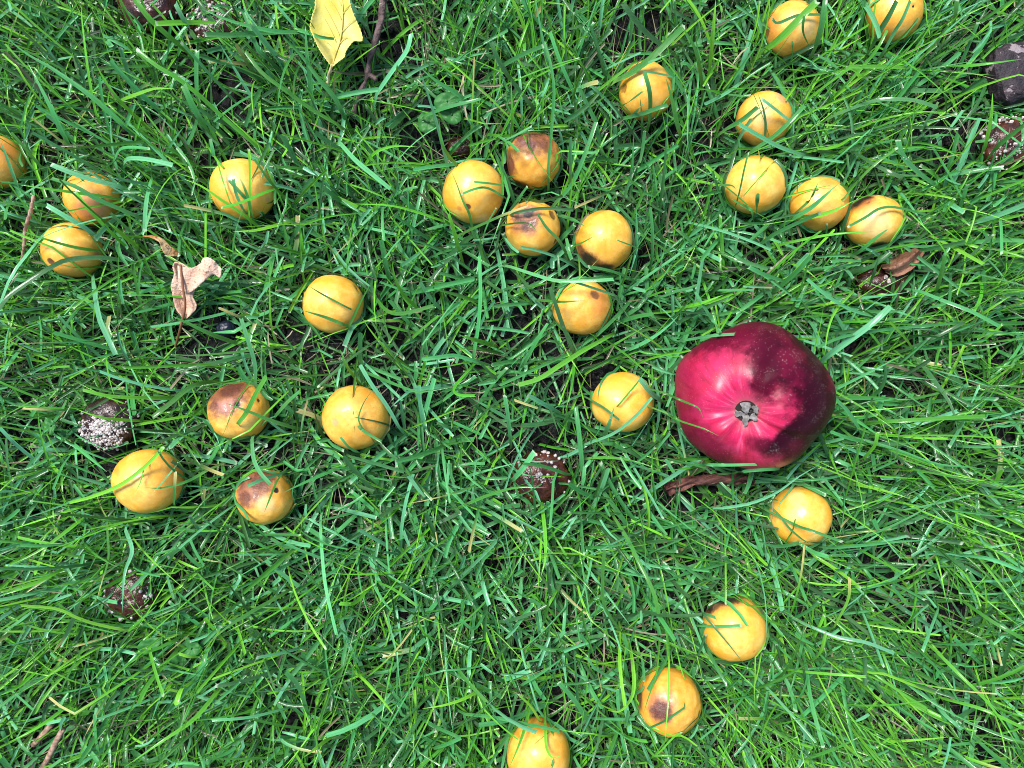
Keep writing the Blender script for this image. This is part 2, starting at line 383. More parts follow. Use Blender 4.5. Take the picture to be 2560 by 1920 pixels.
    obj('calyx_hollow', V, F, hm.m, root, off)
    # angle, distance of the root from the middle, direction of growth, length, width, rise
    sep = [(92, .0052, -88, .0070, .0062, .0022), (35, .0060, -75, .0058, .0036, .0012), (-35, .0040, -50, .0050, .0040, .0022), (-95, .0024, -92, .0078, .0042, .0020), (190, .0066, -8, .0062, .0040, .0016)]
    for a_, r0, g_, L, wd, rise in sep:
        a = math.radians(a_); e0 = r * math.cos(a) + t * math.sin(a); g = math.radians(g_); e = r * math.cos(g) + t * math.sin(g); s_ = np.cross(ax, e)
        V = []; K = 10
        for k in range(K):
            f = k / (K - 1); ww = wd * .35 * (1 - f) ** .8 * (1 + .7 * f) + .0001
            pos = base + (e0 * r0 + e * L * f) * .76 + ax * (.0006 + rise * .75 * math.sin(.3 + f * 2.3))
            for q in (-1, -.5, 0, .5, 1): V.append(pos + s_ * ww * q + ax * (.0013 * q * q * (1 - f) - .0002 * math.cos(k * 3 + q)) + s_ * .0003 * math.sin(k * 1.3 + a_))
        F = [(k * 5 + j, k * 5 + j + 1, k * 5 + j + 6, k * 5 + j + 5) for k in range(K - 1) for j in range(4)]
        so = obj('sepal', V, F, cm.m, root, off)
        sm = so.modifiers.new('thick', 'SOLIDIFY'); sm.thickness = .00022
    # a tuft of stamens
    V = []; F = []
    for k in range(16):
        a = random.uniform(0, 6.28); rr = random.uniform(.0005, .003); e = r * math.cos(a) + t * math.sin(a); p0 = base + e * rr; p1 = p0 + ax * random.uniform(.0015, .0032) + e * random.uniform(-.001, .0012)
        sd_ = np.cross(ax, e) * .00016; b = len(V); V += [p0 - sd_, p0 + sd_, p1 + sd_ * .6, p1 - sd_ * .6, p0 + e * .0002, p1 + e * .0001]; F += [(b, b + 1, b + 2, b + 3), (b + 1, b + 4, b + 5, b + 2), (b + 4, b, b + 3, b + 5)]
    obj('stamens', V, F, cm.m, root, off)
build_apple()

# ------------------------------------------------------------------ brown rotten fruit
def rot_material(i, r):
    m = NT('rotten_skin'); co = m.objco(1 / r); cs = m.vmath('ADD', co, (i * 2.3, i, 0))
    n1 = m.noise(cs, 2.2, 5, .65); n2 = m.noise(cs, 11, 4)
    a, b = [((.014, .0035, .002), (.060, .014, .007)), ((.014, .006, .005), (.048, .020, .015)), ((.020, .0045, .002), (.085, .020, .008))][ROTTEN[i][7]]
    c = m.mix(m.step(n1, .35, .68), a, b); c = m.mix(m.math('MULTIPLY', m.step(n2, .6, .75), .5), c, (.15, .06, .03))
    m.set(col=c, rough=m.step(n1, .3, .7, .14, .34), spec=.5); m.bump(m.math('ADD', n1, m.math('MULTIPLY', n2, .15)), .45, .0025)
    return m.m
MOULD = NT('pale_mould'); _c = MOULD.objco(1.0); _n = MOULD.noise(_c, 900, 3)
MOULD.set(col=MOULD.mix(MOULD.step(_n, .35, .65), (.26, .21, .20), (.62, .57, .54)), rough=.8, sss=.1); MOULD.p.inputs['Subsurface Scale'].default_value = .0005; MOULD = MOULD.m
IV, IF = sphere_mesh(8, 6)
def build_rotten(i, P):
    u, v, rx, ry, z, label, nm, kind = P; z -= .001
    c, d, rt, up = updir(u, v, z); R = rad((rx + ry) / 2, z); root = empty('rotten_fruit', (c[0], c[1], 0)); off = (0, 0, c[2])
    S, F = sphere_mesh(64, 44); V = []
    for p in S:
        f = 1 + .10 * fbm(p[0] * 1.5 + i * 5, p[1] * 1.5, p[2] * 1.5, 2) + .07 * abs(fbm(p[0] * 4 + i, p[1] * 4, p[2] * 4, 3)) - .16 * math.exp(-((p[0] - .2) ** 2 + (p[1] - .1) ** 2) / .09) * (p[2] > 0)
        V.append(p * f * R * np.array([rx / (rx + ry) * 2, ry / (rx + ry) * 2, .62]))
    obj('skin', V, F, rot_material(i, R), root, off)
    VV = []; FF = []; rnd = random.Random(i + 40); V = np.array(V); cand = [k for k, p in enumerate(S) if p[2] > -.1]; placed = 0; tries = 0
    ctrs = [S[rnd.choice(cand)] for _ in range(3)]
    if kind == 1: ctrs = [np.array([0, -.75, .65]), np.array([-.5, -.5, .7]), np.array([.4, -.5, .75]), np.array([0, -.3, .95])]
    while placed < nm and tries < 20000:
        tries += 1; k = rnd.choice(cand); p = S[k]
        rim = 1 - abs(p[2] - .15) if kind != 1 else 0
        near = max(math.exp(-np.sum((p - q) ** 2) / (.22 if kind == 1 else .08)) for q in ctrs)
        if rnd.random() > max(near, .5 * rim ** 6 + .03): continue
        placed += 1
        s = rnd.choice([.0004, .0005, .0006, .0008, .0011]) * (.8 if kind == 1 else 1)
        pos = V[k] + np.array([rnd.uniform(-1, 1), rnd.uniform(-1, 1), 0]) * .0008 + p * s * .4
        b = len(VV); sq = np.array([[rnd.uniform(.65, 1.3) for _ in range(3)] for _ in IV])
        VV += list(pos + IV * s * sq); FF += [tuple(b + j for j in f) for f in IF]
    obj('mould', VV, FF, MOULD, root, off)
    tag(root, label, 'rotten fruit', 'brown rotten fruit in the grass')
    ELL.append((c, np.array([rad(rx, z), rad(ry, z), R * .6]), .66, 0))
for i, P in enumerate(ROTTEN): build_rotten(i, P)

# ------------------------------------------------------------------ leaves, twig, bark
def catmull(P, n):
    P = [np.array(p, float) for p in P]; Q = [2 * P[0] - P[1]] + P + [2 * P[-1] - P[-2]]; out = []
    m_ = len(P) - 1
    for k in range(n):
        t = k / (n - 1) * m_; i = min(int(t), m_ - 1); f = t - i; a, b, c, d = Q[i:i + 4]
        out.append(.5 * (2 * b + (c - a) * f + (2 * a - 5 * b + 4 * c - d) * f * f + (3 * b - a - 3 * c + d) * f ** 3))
    return np.array(out)

def tube(path, radii, sides=8, rough=0.0, seed=0):
    V = []; F = []; P = np.array(path); n = len(P)
    for k in range(n):
        t = P[min(k + 1, n - 1)] - P[max(k - 1, 0)]; t /= np.linalg.norm(t) + 1e-12
        a = np.cross(t, [0, 0, 1.]); a = a / np.linalg.norm(a) if np.linalg.norm(a) > .05 else np.array([1., 0, 0]); b = np.cross(t, a)
        for j in range(sides):
            an = 2 * math.pi * j / sides; rr = radii[k] * (1 + rough * fbm(k * .5 + seed, j * 1.1, 0, 2))
            V.append(P[k] + (a * math.cos(an) + b * math.sin(an)) * rr)
    for k in range(n - 1):
        for j in range(sides): F.append((k * sides + j, k * sides + (j + 1) % sides, (k + 1) * sides + (j + 1) % sides, (k + 1) * sides + j))
    F.append(tuple(range(sides))[::-1]); F.append(tuple((n - 1) * sides + j for j in range(sides)))
    return V, F

def leaf_sheet(left, right, zf, nrow=60, ncol=24, jag=.0004, seed=0):
    """rows run base to tip between a left and a right outline (pixels); zf gives the height"""
    Lp = catmull(left, nrow); Rp = catmull(right, nrow); V = []
    for k in range(nrow):
        for j in range(ncol + 1):
            f = j / ncol; e = (abs(f - .5) * 2) ** 14
            p = Lp[k] * (1 - f) + Rp[k] * f
            side = -1 if f < .5 else 1
            dirn = (Rp[k] - Lp[k]); dirn = dirn / (np.linalg.norm(dirn) + 1e-6)
            p = p + dirn * side * e * ((k % 3) / 2 - .5) * jag / .0002
            V.append(W(p[0], p[1], zf(k / (nrow - 1), f)))
    F = [(k * (ncol + 1) + j, k * (ncol + 1) + j + 1, (k + 1) * (ncol + 1) + j + 1, (k + 1) * (ncol + 1) + j) for k in range(nrow - 1) for j in range(ncol)]
    return V, F

def yz(X, Y): return (740 + X * .1446, Y * .1446)
def build_yellow_leaf():
    left = [yz(*p) for p in [(620, 1150), (550, 1060), (470, 950), (400, 840), (340, 720), (290, 600), (245, 500), (250, 400), (285, 260), (330, 120), (330, -60), (360, -300), (450, -600), (600, -800)]]
    right = [yz(*p) for p in [(626, 1150), (740, 1055), (835, 985), (860, 890), (925, 790), (1010, 705), (1145, 700), (1120, 540), (1060, 400), (990, 240), (935, 60), (900, -180), (780, -520), (610, -800)]]
    zf = lambda t, f: .030 + .0045 * t + .0035 * ((f - .55) * 2) ** 2 - .0015 * math.sin(t * 5) + .0008 * math.sin(f * 9 + t * 6) - .006 * max(0, .25 - t) * 4 * .3
    V, F = leaf_sheet(left, right, zf, 90, 30, .0003)
    m = NT('yellow_leaf_blade'); co = m.objco(1.0); n1 = m.noise(co, 60, 5); n2 = m.noise(co, 320, 3, .5); vd, _ = m.voro(co, 150)
    c = m.mix(m.step(n1, .3, .7), (.80, .70, .10), (.84, .76, .26))
    ve, _ = m.voro(co, 330, 'DISTANCE_TO_EDGE'); c = m.mix(m.step(ve, .09, .03, 0, .16), c, (.55, .42, .05))
    c = m.mix(m.math('MULTIPLY', m.step(vd, .2, .1), m.step(n1, .52, .6)), c, (.30, .13, .05))
    m.set(col=c, rough=.45, spec=.4); tr = m.n('ShaderNodeBsdfTranslucent'); m.put(tr.inputs[0], c); mx = m.n('ShaderNodeMixShader'); mx.inputs[0].default_value = .25
    m.t.links.new(m.p.outputs[0], mx.inputs[1]); m.t.links.new(tr.outputs[0], mx.inputs[2]); m.t.links.new(mx.outputs[0], m.out.inputs[0]); m.bump(m.math('ADD', n1, m.math('MULTIPLY', n2, .4)), .4, .0012)
    root = empty('fallen_leaf', tuple(W(830, 60, .0)))
    o = obj('leaf_blade', V, F, m.m, root, tuple(-np.array(root.location))); s = o.modifiers.new('t', 'SOLIDIFY'); s.thickness = .0003
    vm = NT('ochre_vein'); vm.set(col=(.66, .50, .11), rough=.5)
    mid = catmull([(626, 1140), (680, 950), (760, 700), (800, 400), (800, 0), (740, -400), (610, -780)], 50)
    def hz(X, Y):
        t = min(1, max(0, (1150 - Y) / 1950)); return .0305 + .0045 * t - .0015 * math.sin(t * 5) + .0004
    VA = np.array(V); PU, PV = project(VA)
    def path(pts):
        out = []
        for p in pts:
            a, b = yz(*p); out.append(W(a, b, VA[np.argmin((PU - a) ** 2 + (PV - b) ** 2), 2] + .0005))
        out = np.array(out); out[1:-1, 2] = (out[:-2, 2] + 2 * out[1:-1, 2] + out[2:, 2]) / 4
        return out
    A, B = tube(path(mid), np.linspace(.00045, .0002, 50), 6)
    for s0, e in [((690, 720), (480, 300)), ((770, 650), (470, 60)), ((790, 350), (590, 0)), ((800, 120), (520, -300)), ((790, 560), (1030, 330)), ((800, 260), (960, 60)), ((690, 900), (520, 720)), ((740, 780), (880, 640))]:
        pts = [np.array(s0) * (1 - f) + np.array(e) * f + np.array([0, -40 * math.sin(f * 3.14)]) * .6 for f in np.linspace(0, 1, 10)]
        a, b = tube(path(pts), np.linspace(.00019, .00011, 10), 5); k = len(A); A = list(A) + list(a); B = list(B) + [tuple(k + q for q in f) for f in b]
    obj('veins', A, B, vm.m, root, tuple(-np.array(root.location)))
    pm = NT('leaf_stalk'); pm.set(col=(.72, .58, .30), rough=.5)
    pts = [W(*yz(X, Y), z_) for X, Y, z_ in [(622, 1120, .0305), (600, 1200, .028), (565, 1300, .024), (570, 1380, .021), (555, 1430, .019)]]
    a, b = tube(catmull(pts, 16), [.0007] * 14 + [.001, .0011], 8); obj('stalk', a, b, pm.m, root, tuple(-np.array(root.location)))
    tag(root, 'bright yellow fallen leaf with serrated edges, cut off by the top edge of the photo', 'leaf')
    for Y in (-300, 0, 300, 600, 900):
        ELL.append((W(*yz(680 if Y < 800 else 640, Y), .032), np.array([.0085 if Y < 800 else .005, .008, .006]), .12, 2))
build_yellow_leaf()

def z3(X, Y): return (X * .3888, 640 + Y * .3888)
def brown_leaf_material(name, a, b, dk):
    m = NT(name); co = m.objco(1.0); n1 = m.noise(co, 110, 5); n2 = m.noise(co, 600, 3)
    c = m.mix(m.step(n1, .35, .65), a, b); c = m.mix(m.step(n2, .58, .70, 0, .8), c, dk); m.set(col=c, rough=.55, spec=.4); m.bump(m.math('ADD', n1, n2), .7, .0015); return m.m
def build_brown_leaf():
    root = empty('fallen_leaf', tuple(W(480, 720, 0))); off = tuple(-np.array(root.location))
    mt = brown_leaf_material('dry_tan_leaf', (.58, .34, .22), (.66, .46, .34), (.20, .08, .035))
    # folded half lying upright and the flap that opens to the right
    left = [z3(*p) for p in [(1175, 400), (1130, 340), (1112, 260), (1098, 190), (1118, 120), (1112, 70), (1120, 42)]]
    right = [z3(*p) for p in [(1200, 400), (1262, 330), (1240, 260), (1255, 205), (1225, 140), (1215, 85), (1180, 50)]]
    zf = lambda t, f: .021 + .007 * t + .0012 * math.cos(f * 6.0) + .0012 * math.sin(t * 11 + f * 5)
    V, F = leaf_sheet(left, right, zf, 40, 16, .0002); o = obj('leaf_blade', V, F, mt, root, off); o.modifiers.new('t', 'SOLIDIFY').thickness = .0004
    left = [z3(*p) for p in [(1140, 60), (1190, 72), (1240, 74), (1285, 50), (1306, 14), (1345, 10), (1385, 36)]]
    right = [z3(*p) for p in [(1150, 225), (1215, 235), (1262, 205), (1318, 158), (1372, 118), (1414, 142), (1424, 82)]]
    zf2 = lambda t, f: .0295 + .0015 * math.sin(t * 2.6) - .0016 * f * f + .0009 * math.sin(t * 9 + f * 4)
    V, F = leaf_sheet(left, right, zf2, 30, 14, .0002); o = obj('leaf_flap', V, F, mt, root, off); o.modifiers.new('t', 'SOLIDIFY').thickness = .0004
    sm = NT('brown_stalk'); sm.set(col=(.22, .09, .04), rough=.5)
    a, b = tube(catmull([W(*z3(X, Y), z_) for X, Y, z_ in [(1160, 60, .0312), (1175, 200, .0300), (1190, 320, .0272), (1165, 440, .022), (1145, 520, .015), (1128, 580, .009)]], 30), np.linspace(.0006, .0007, 30), 7); obj('stalk', a, b, sm.m, root, off)
    tag(root, 'curled dry tan leaf with brown flecks and a long thin stalk', 'leaf')
    for X, Y in ((1180, 120), (1180, 250), (1200, 350), (1320, 90)):
        ELL.append((W(*z3(X, Y), .024), np.array([.006, .007, .008]), .3, 2))
    # small second leaf
    r2 = empty('fallen_leaf', tuple(W(400, 610, 0)))
    Z = lambda X, Y: (X * .3888, Y * .3888)
    left = [Z(*p) for p in [(918, 1522), (970, 1530), (1020, 1555), (1035, 1590), (1060, 1635), (1110, 1650)]]
    right = [Z(*p) for p in [(920, 1518), (980, 1518), (1040, 1535), (1090, 1580), (1135, 1610), (1165, 1646)]]
    V, F = leaf_sheet(left, right, lambda t, f: .024 + .003 * math.sin(t * 4) - .003 * f, 24, 10, .0001)
    o = obj('leaf_blade', V, F, brown_leaf_material('rusty_leaf', (.45, .20, .06), (.60, .42, .22), (.14, .04, .01)), r2, tuple(-np.array(r2.location))); o.modifiers.new('t', 'SOLIDIFY').thickness = .0004
    tag(r2, 'small rusty brown curled leaf scrap just above the tan leaf', 'leaf'); ELL.append((W(400, 608, .022), np.array([.010, .004, .004]), .2, 2))
    # dry leaf piece by the dark remains on the right
    r3 = empty('fallen_leaf', tuple(W(2262, 640, 0)))
    left = [(2200, 664), (2225, 650), (2255, 632), (2285, 618)]; right = [(2215, 680), (2245, 690), (2285, 668), (2310, 632)]
    V, F = leaf_sheet(left, right, lambda t, f: .014 + .005 * f - .004 * math.cos(f * 7), 24, 12, .0002)
    o = obj('leaf_blade', V, F, brown_leaf_material('red_brown_leaf', (.16, .06, .03), (.30, .15, .09), (.05, .015, .01)), r3, tuple(-np.array(r3.location))); o.modifiers.new('t', 'SOLIDIFY').thickness = .0004
    tag(r3, 'dull red brown dead leaf piece below right of the rightmost plum of the row', 'leaf'); ELL.append((W(2255, 650, .016), np.array([.010, .006, .006]), .65, 2))
build_brown_leaf()

def bark_material(name, a, b, pale, amt=.6):
    m = NT(name); co = m.objco(1.0); n1 = m.noise(co, 130, 6, .65); n2 = m.noise(co, 125, 6, .62, .1)
    c = m.mix(m.step(n1, .35, .65), a, b); c = m.mix(m.step(n2, amt, amt + .025), c, pale); m.set(col=c, rough=.6, spec=.5); m.bump(n1, 1.0, .003); return m.m
def build_twigs():
    mt = bark_material('twig_bark', (.06, .032, .030), (.17, .11, .10), (.30, .24, .22), .66)
    root = empty('twig', tuple(W(910, 150, 0))); off = tuple(-np.array(root.location))
    Z = lambda X, Y, z_: W(850 + X * .3888, Y * .3888, z_)
    P = catmull([Z(300, -120, .024), Z(272, 40, .022), (Z(262, 130, .021)), Z(225, 270, .019), Z(185, 400, .017), Z(178, 480, .016), Z(140, 580, .013), Z(100, 680, .009), Z(85, 760, .005)], 70)
    a, b = tube(P, [.0019 + .0006 * math.sin(k * .5) * (k > 30) - .000009 * k for k in range(70)], 10, .25, 2); obj('stem', a, b, mt, root, off)
    a, b = tube(catmull([Z(180, 480, .016), Z(205, 490, .0165), Z(235, 515, .017)], 12), np.linspace(.0016, .0011, 12), 8, .3, 5); obj('side_shoot', a, b, mt, root, off)
    tag(root, 'thin purplish brown twig in the grass just right of the yellow leaf', 'twig')
    for p in P[::6]: ELL.append((p, np.array([.003] * 3), .6, 2))
    # dry stalk, far left
    m2 = NT('dry_pink_straw'); n = m2.noise(m2.objco(1.0), 500, 3); m2.set(col=m2.mix(m2.step(n, .4, .6), (.24, .13, .09), (.42, .28, .19)), rough=.7)
    Q = catmull([W(84, 488, .026), W(76, 530, .025), W(64, 570, .022), W(60, 615, .018), W(54, 660, .012)], 30)
    a, b = tube(Q, [.0006 + .0004 * abs(math.sin(k * 1.1)) for k in range(30)], 7, .3, 3)
    tag(obj('dry_stalk', a, b, m2.m), 'dry pinkish straw seed stalk standing left of the touching pair of plums', 'stalk')
    for p in Q[::5]: ELL.append((p, np.array([.0025] * 3), .3, 2))
    # straw by the bottom left corner
    for pts, lab in (([(158, 1822, .02), (140, 1855, .019), (118, 1900, .016), (95, 1935, .012)], 'thick pale straw stalk near the bottom left corner, right one of the two'), ([(128, 1812, .014), (105, 1840, .012), (84, 1862, .010)], 'greyish straw stalk near the bottom left corner, left one of the two')):
        Q = catmull([W(*p) for p in pts], 16); a, b = tube(Q, [.0015] * 16, 8, .15, 1)
        tag(obj('dry_stalk', a, b, m2.m), lab, 'stalk')
        for p in Q[::4]: ELL.append((p, np.array([.003] * 3), .75, 2))
    # bark strip under the apple
    mb = bark_material('red_brown_bark', (.08, .025, .02), (.22, .085, .06), (.34, .2, .15), .68)
    left = [(1665, 1222), (1720, 1196), (1780, 1184), (1840, 1186), (1880, 1190)]; right = [(1668, 1228), (1720, 1216), (1785, 1212), (1845, 1208), (1882, 1200)]
    V, F = leaf_sheet(left, right, lambda t, f: .012 + .004 * math.sin(f * 3.14) + .0012 * math.sin(t * 23 + f * 5), 50, 10, .0003)
    V = list(map(np.array, V)); n = len(V); V2 = [v * np.array([1, 1, 0]) + np.array([0, 0, max(.002, v[2] - .006)]) for v in V]
    o = obj('bark_strip', V, F, mb); o.modifiers.new('t', 'SOLIDIFY').thickness = .004
    tag(o, 'narrow strip of red brown bark lying along the lower edge of the apple', 'bark')
    ELL.append((W(1760, 1204, .012), np.array([.018, .004, .004]), .6, 2))
    # lichen spotted bark chunk, top right
    c = W(2535, 185, .012); S, F = sphere_mesh(60, 40); V = []
    for p in S:
        q = np.sign(p) * np.abs(p) ** .55
        f = 1 + .10 * fbm(p[0] * 2.2, p[1] * 2.2, p[2] * 2.2, 4) + .05 * abs(fbm(p[0] * 7, p[1] * 7, p[2] * 7, 2)); V.append(q * f * np.array([.0125, .0150, .007]))
    o = obj('bark_piece', V, F, bark_material('lichen_bark', (.010, .006, .011), (.038, .022, .026), (.26, .21, .22), .57), loc=tuple(c)); o.rotation_euler = (0, 0, .25)
    tag(o, 'dark purplish bark chunk with pale lichen patches at the top right edge', 'bark'); ELL.append((c, np.array([.0135, .016, .007]), .22, 2))
    # blue black berry
    c = W(565, 822, .007); m3 = NT('blue_black_skin'); nn = m3.noise(m3.objco(1.0), 900, 3); m3.set(col=m3.mix(nn, (.004, .006, .012), (.015, .022, .045)), rough=.35, spec=.4); m3.bump(nn, .4, .0006)
    V = [p * (1 + .08 * fbm(*(p * 2), 3)) * np.array([.0050, .0046, .0042]) for p in SV]
    tag(obj('dark_berry', V, SF, m3.m, loc=tuple(c)), 'small shiny blue black berry on dark soil, upper left part of the lawn', 'berry'); ELL.append((c, np.array([.006, .0056, .005]), .1, 2))
build_twigs()

def build_weeds():
    m = NT('broad_weed_leaf'); co = m.objco(1.0); n = m.noise(co, 300, 4); c = m.mix(n, (.020, .12, .02), (.045, .20, .04)); m.set(col=c, rough=.5, spec=.3); m.bump(n, .4, .001)
    def leafy(pl, label, stalks=True):
        u0, v0 = np.mean([[p[0], p[1]] for p in pl], axis=0); root = empty('weed_plant', tuple(W(u0, v0, 0))); off = -np.array(root.location)
        for (u, v, rx, ry, rot, z_) in pl:
            V = []; F = []; K = 24; c0 = W(u, v, z_); V.append(c0 - [0, 0, .0008]); a_ = math.radians(rot)
            for ring in (.5, 1):
                for k in range(K):
                    a = 2 * math.pi * k / K; x = math.cos(a) * rx * ring * (1.15 if math.cos(a) > .97 else 1); y = math.sin(a) * ry * ring * (1 - .30 * math.cos(a)) * (1 + .05 * math.sin(a * 7))
                    X = (x * math.cos(a_) - y * math.sin(a_)) / FPX * (H - z_); Y = (x * math.sin(a_) + y * math.cos(a_)) / FPX * (H - z_)
                    V.append(c0 + [X, Y, .0016 * ring * abs(math.sin(a)) + .0006 * ring * math.sin(5 * a) - .0008])
            F = [(0, 1 + k, 1 + (k + 1) % K) for k in range(K)] + [(1 + k, 1 + K + k, 1 + K + (k + 1) % K, 1 + (k + 1) % K) for k in range(K)]
            o = obj('leaf', V, F, m.m, root, tuple(off)); o.modifiers.new('t', 'SOLIDIFY').thickness = .0003
            a, b = tube(catmull([c0, c0 * [.5, .5, .6] + W(u0, v0, 0) * [.5, .5, 0], W(u0, v0, .001)], 8), [.0005] * 8, 6); obj('stalk', a, b, m.m, root, tuple(off))
            ELL.append((c0, np.array([.004, .004, .003]), .30, 2))
        tag(root, label, 'weed')
    leafy([(1118, 252, 34, 20, 20, .020), (1130, 286, 22, 26, 60, .017), (1070, 306, 26, 26, 0, .014)], 'broad leaved dark green weed in the grass above the plum with the black nick')
    leafy([(375, 1612, 34, 17, 25, .020), (478, 1622, 26, 22, 0, .018), (445, 1658, 24, 26, 0, .015), (458, 1548, 20, 12, 0, .018)], 'small round leaved weed wet with dew below right of the rotten fruit at lower left')
    leafy([(126, 1064, 12, 22, 20, .026), (160, 1090, 10, 14, 0, .02)], 'tiny bright weed seedling left of the mould covered fruit')
build_weeds()

# ------------------------------------------------------------------ grass
CB = np.array([(.038, .275, .060), (.022, .195, .036), (.110, .43, .20), (.008, .10, .018), (.050, .33, .085), (.085, .39, .14)])      # blue green mown blades; pale mint entries put highlights into the colour
CY = np.array([(.095, .410, .006), (.055, .320, .005), (.165, .52, .012), (.024, .18, .004)])       # yellow green thin blades
CD = np.array([(.016, .095, .010), (.014, .080, .020)])                                           # darker
CS = np.array([(.19, .13, .08), (.12, .08, .05), (.38, .31, .21), (.06, .04, .03)])               # straw

BARE = [(590, 235, 70, .85), (500, 340, 40, .6), (1060, 340, 60, .85), (960, 60, 50, .6), (1020, 100, 60, .7), (1590, 90, 80, .55), (2450, 60, 70, .6), (1690, 330, 60, .5), (1530, 320, 45, .5), (540, 850, 60, .75), (40, 150, 50, .3),
        (2000, 890, 50, .5), (2320, 650, 50, .6), (1330, 1110, 60, .6), (280, 1140, 60, .7), (60, 1070, 50, .5), (680, 1450, 60, .5), (1760, 430, 40, .5), (2330, 380, 60, .5), (2360, 240, 50, .5), (1260, 820, 50, .4), (740, 830, 50, .5),
        (2440, 1130, 60, .5), (2180, 1410, 70, .5), (2080, 1480, 50, .4), (2420, 1850, 80, .5), (2220, 1790, 50, .5), (1280, 1410, 60, .4), (130, 1850, 50, .5), (1600, 1620, 60, .4), (700, 1170, 60, .4), (2480, 830, 60, .4), (160, 1700, 60, .4)]
_pr = random.Random(77)
BARE += [(1280 + _pr.gauss(0, 520), 930 + _pr.gauss(0, 420), _pr.uniform(16, 34), _pr.uniform(.5, .9)) for _ in range(60)]
BARE += [(_pr.uniform(0, 2560), _pr.uniform(0, 1920), _pr.uniform(18, 34), _pr.uniform(.5, .9)) for _ in range(45)]

def make_spines(n, K, box, Lr, tilt, bend, layer, tuft=5, zroot=(.0, .003), radial=.35, hole=None):
    nt_ = max(1, n // tuft); cx = rng.uniform(-box[0], box[0], nt_); cy = rng.uniform(-box[1], box[1], nt_)
    k = np.repeat(np.arange(nt_), tuft); n = len(k)
    x = cx[k] + rng.normal(0, .0035, n); y = cy[k] + rng.normal(0, .0035, n); z = rng.uniform(*zroot, n)
    if hole:
        keep = (np.abs(x) > hole[0]) | (np.abs(y) > hole[1]); x, y, z, k = x[keep], y[keep], z[keep], k[keep]; n = len(x)
    else:
        # thin out the bare patches
        u = 1280 + x / H * FPX; v = 960 - y / H * FPX; keep = np.ones(n, bool)
        for (bu, bv, br, s) in BARE: keep &= ~((np.hypot(u - bu, v - bv) < br * rng.uniform(.7, 1.25, n)) & (rng.random(n) < min(1, s * 1.15)))
        x, y, z = x[keep], y[keep], z[keep]; n = len(x)
    L = rng.uniform(*Lr, n) * rng.choice([1, 1, 1.2, .8], n)
    a = rng.uniform(0, 2 * np.pi, n); ra = np.arctan2(y, x) + rng.normal(0, .6, n)
    a = np.where(rng.random(n) < radial * np.clip(np.hypot(x, y) / .22, 0, 1), ra, a)
    th0 = np.radians(rng.normal(tilt[0], tilt[1], n)).clip(.05, 1.62); bd = np.radians(rng.normal(bend[0], bend[1], n)); curl = rng.normal(0, .35, n) * (rng.random(n) < .75)
    kink = (rng.random(n) < .16) * rng.uniform(.25, .8, n) * rng.choice([-1, 1], n); kp = rng.uniform(.3, .8, n)
    S = np.zeros((n, K, 3)); S[:, 0] = np.stack([x, y, z], 1)
    ds = L / (K - 1)
    for i in range(1, K):
        t = (i - .5) / (K - 1)
        th = th0 + bd * t ** 1.5 + np.abs(kink) * (t > kp); aa = a + curl * t + kink * (t > kp)
        S[:, i, 0] = S[:, i - 1, 0] + np.sin(th) * np.cos(aa) * ds; S[:, i, 1] = S[:, i - 1, 1] + np.sin(th) * np.sin(aa) * ds; S[:, i, 2] = S[:, i - 1, 2] + np.cos(th) * ds
    S[:, :, 2] = np.maximum(S[:, :, 2], .0006 + rng.uniform(0, .003, n)[:, None])
    return S

def thin(S):
    """sparser sward over the patches where soil shows"""
    u, v = project(S); keep = np.ones(len(S), bool)
    for (bu, bv, br, s) in BARE:
        hit = (np.hypot(u - bu, v - bv) < br * .8).any(1); keep &= ~(hit & (rng.random(len(S)) < .70 * s))
    return S[keep]

def avoid(S, over=None):
    """blades go round the things lying in the grass"""
    n = len(S); keep = np.ones(n, bool)
    u, v = project(S)
    for (c, r, share, hard) in ELL:
        alive = keep.copy(); r_ = r + .0007
        q = (S - c) / r_
        # blades rooted under the thing go
        keep &= ~((np.hypot(q[:, 0, 0], q[:, 0, 1]) < .72) & (hard < 2)); alive = keep.copy()
        d = np.linalg.norm(q, axis=2); near = (d < 1.0).any(1)
        # push sideways if below the widest part, else lift over it
        if near.any() and hard < 2:
            idx = np.where(near)[0]; Q = q[idx]; D = np.linalg.norm(Q, axis=2, keepdims=True)
            ins = D[..., 0] < 1.0
            zc = np.clip(Q[..., 2], -.999, .999); hr = np.sqrt(1 - zc ** 2); xy = np.linalg.norm(Q[..., :2], axis=2) + 1e-6
            side = Q.copy(); side[..., 0] *= hr / xy; side[..., 1] *= hr / xy
            out = Q / np.maximum(D, 1e-6)
            low = (Q[..., 2] < .12)
            new = np.where(low[..., None], side, out)
            Q = np.where(ins[..., None], new, Q); S[idx] = Q * r_ + c
        # line of sight: drop most of the blades that would hide it
        cu, cv = project(c); ru = r[0] / (H - c[2]) * FPX; rv = r[1] / (H - c[2]) * FPX
        e = ((u - cu) / ru) ** 2 + ((v - cv) / rv) ** 2
        fr = ((e < .88) & (S[..., 2] > c[2] - .2 * r[2])).sum(1) if hard < 2 else ((e < 1.0) & (S[..., 2] > c[2])).sum(1)
        keep &= ~((fr > 0) & (rng.random(n) > share))
        if hard == 1 and share > 0:
            rim = ((e < 1.12) & (e >= .52)).any(1) & ~((e < .52) & (S[..., 2] > c[2])).any(1); keep |= rim & alive & (rng.random(n) < .75)
    return S[keep], keep

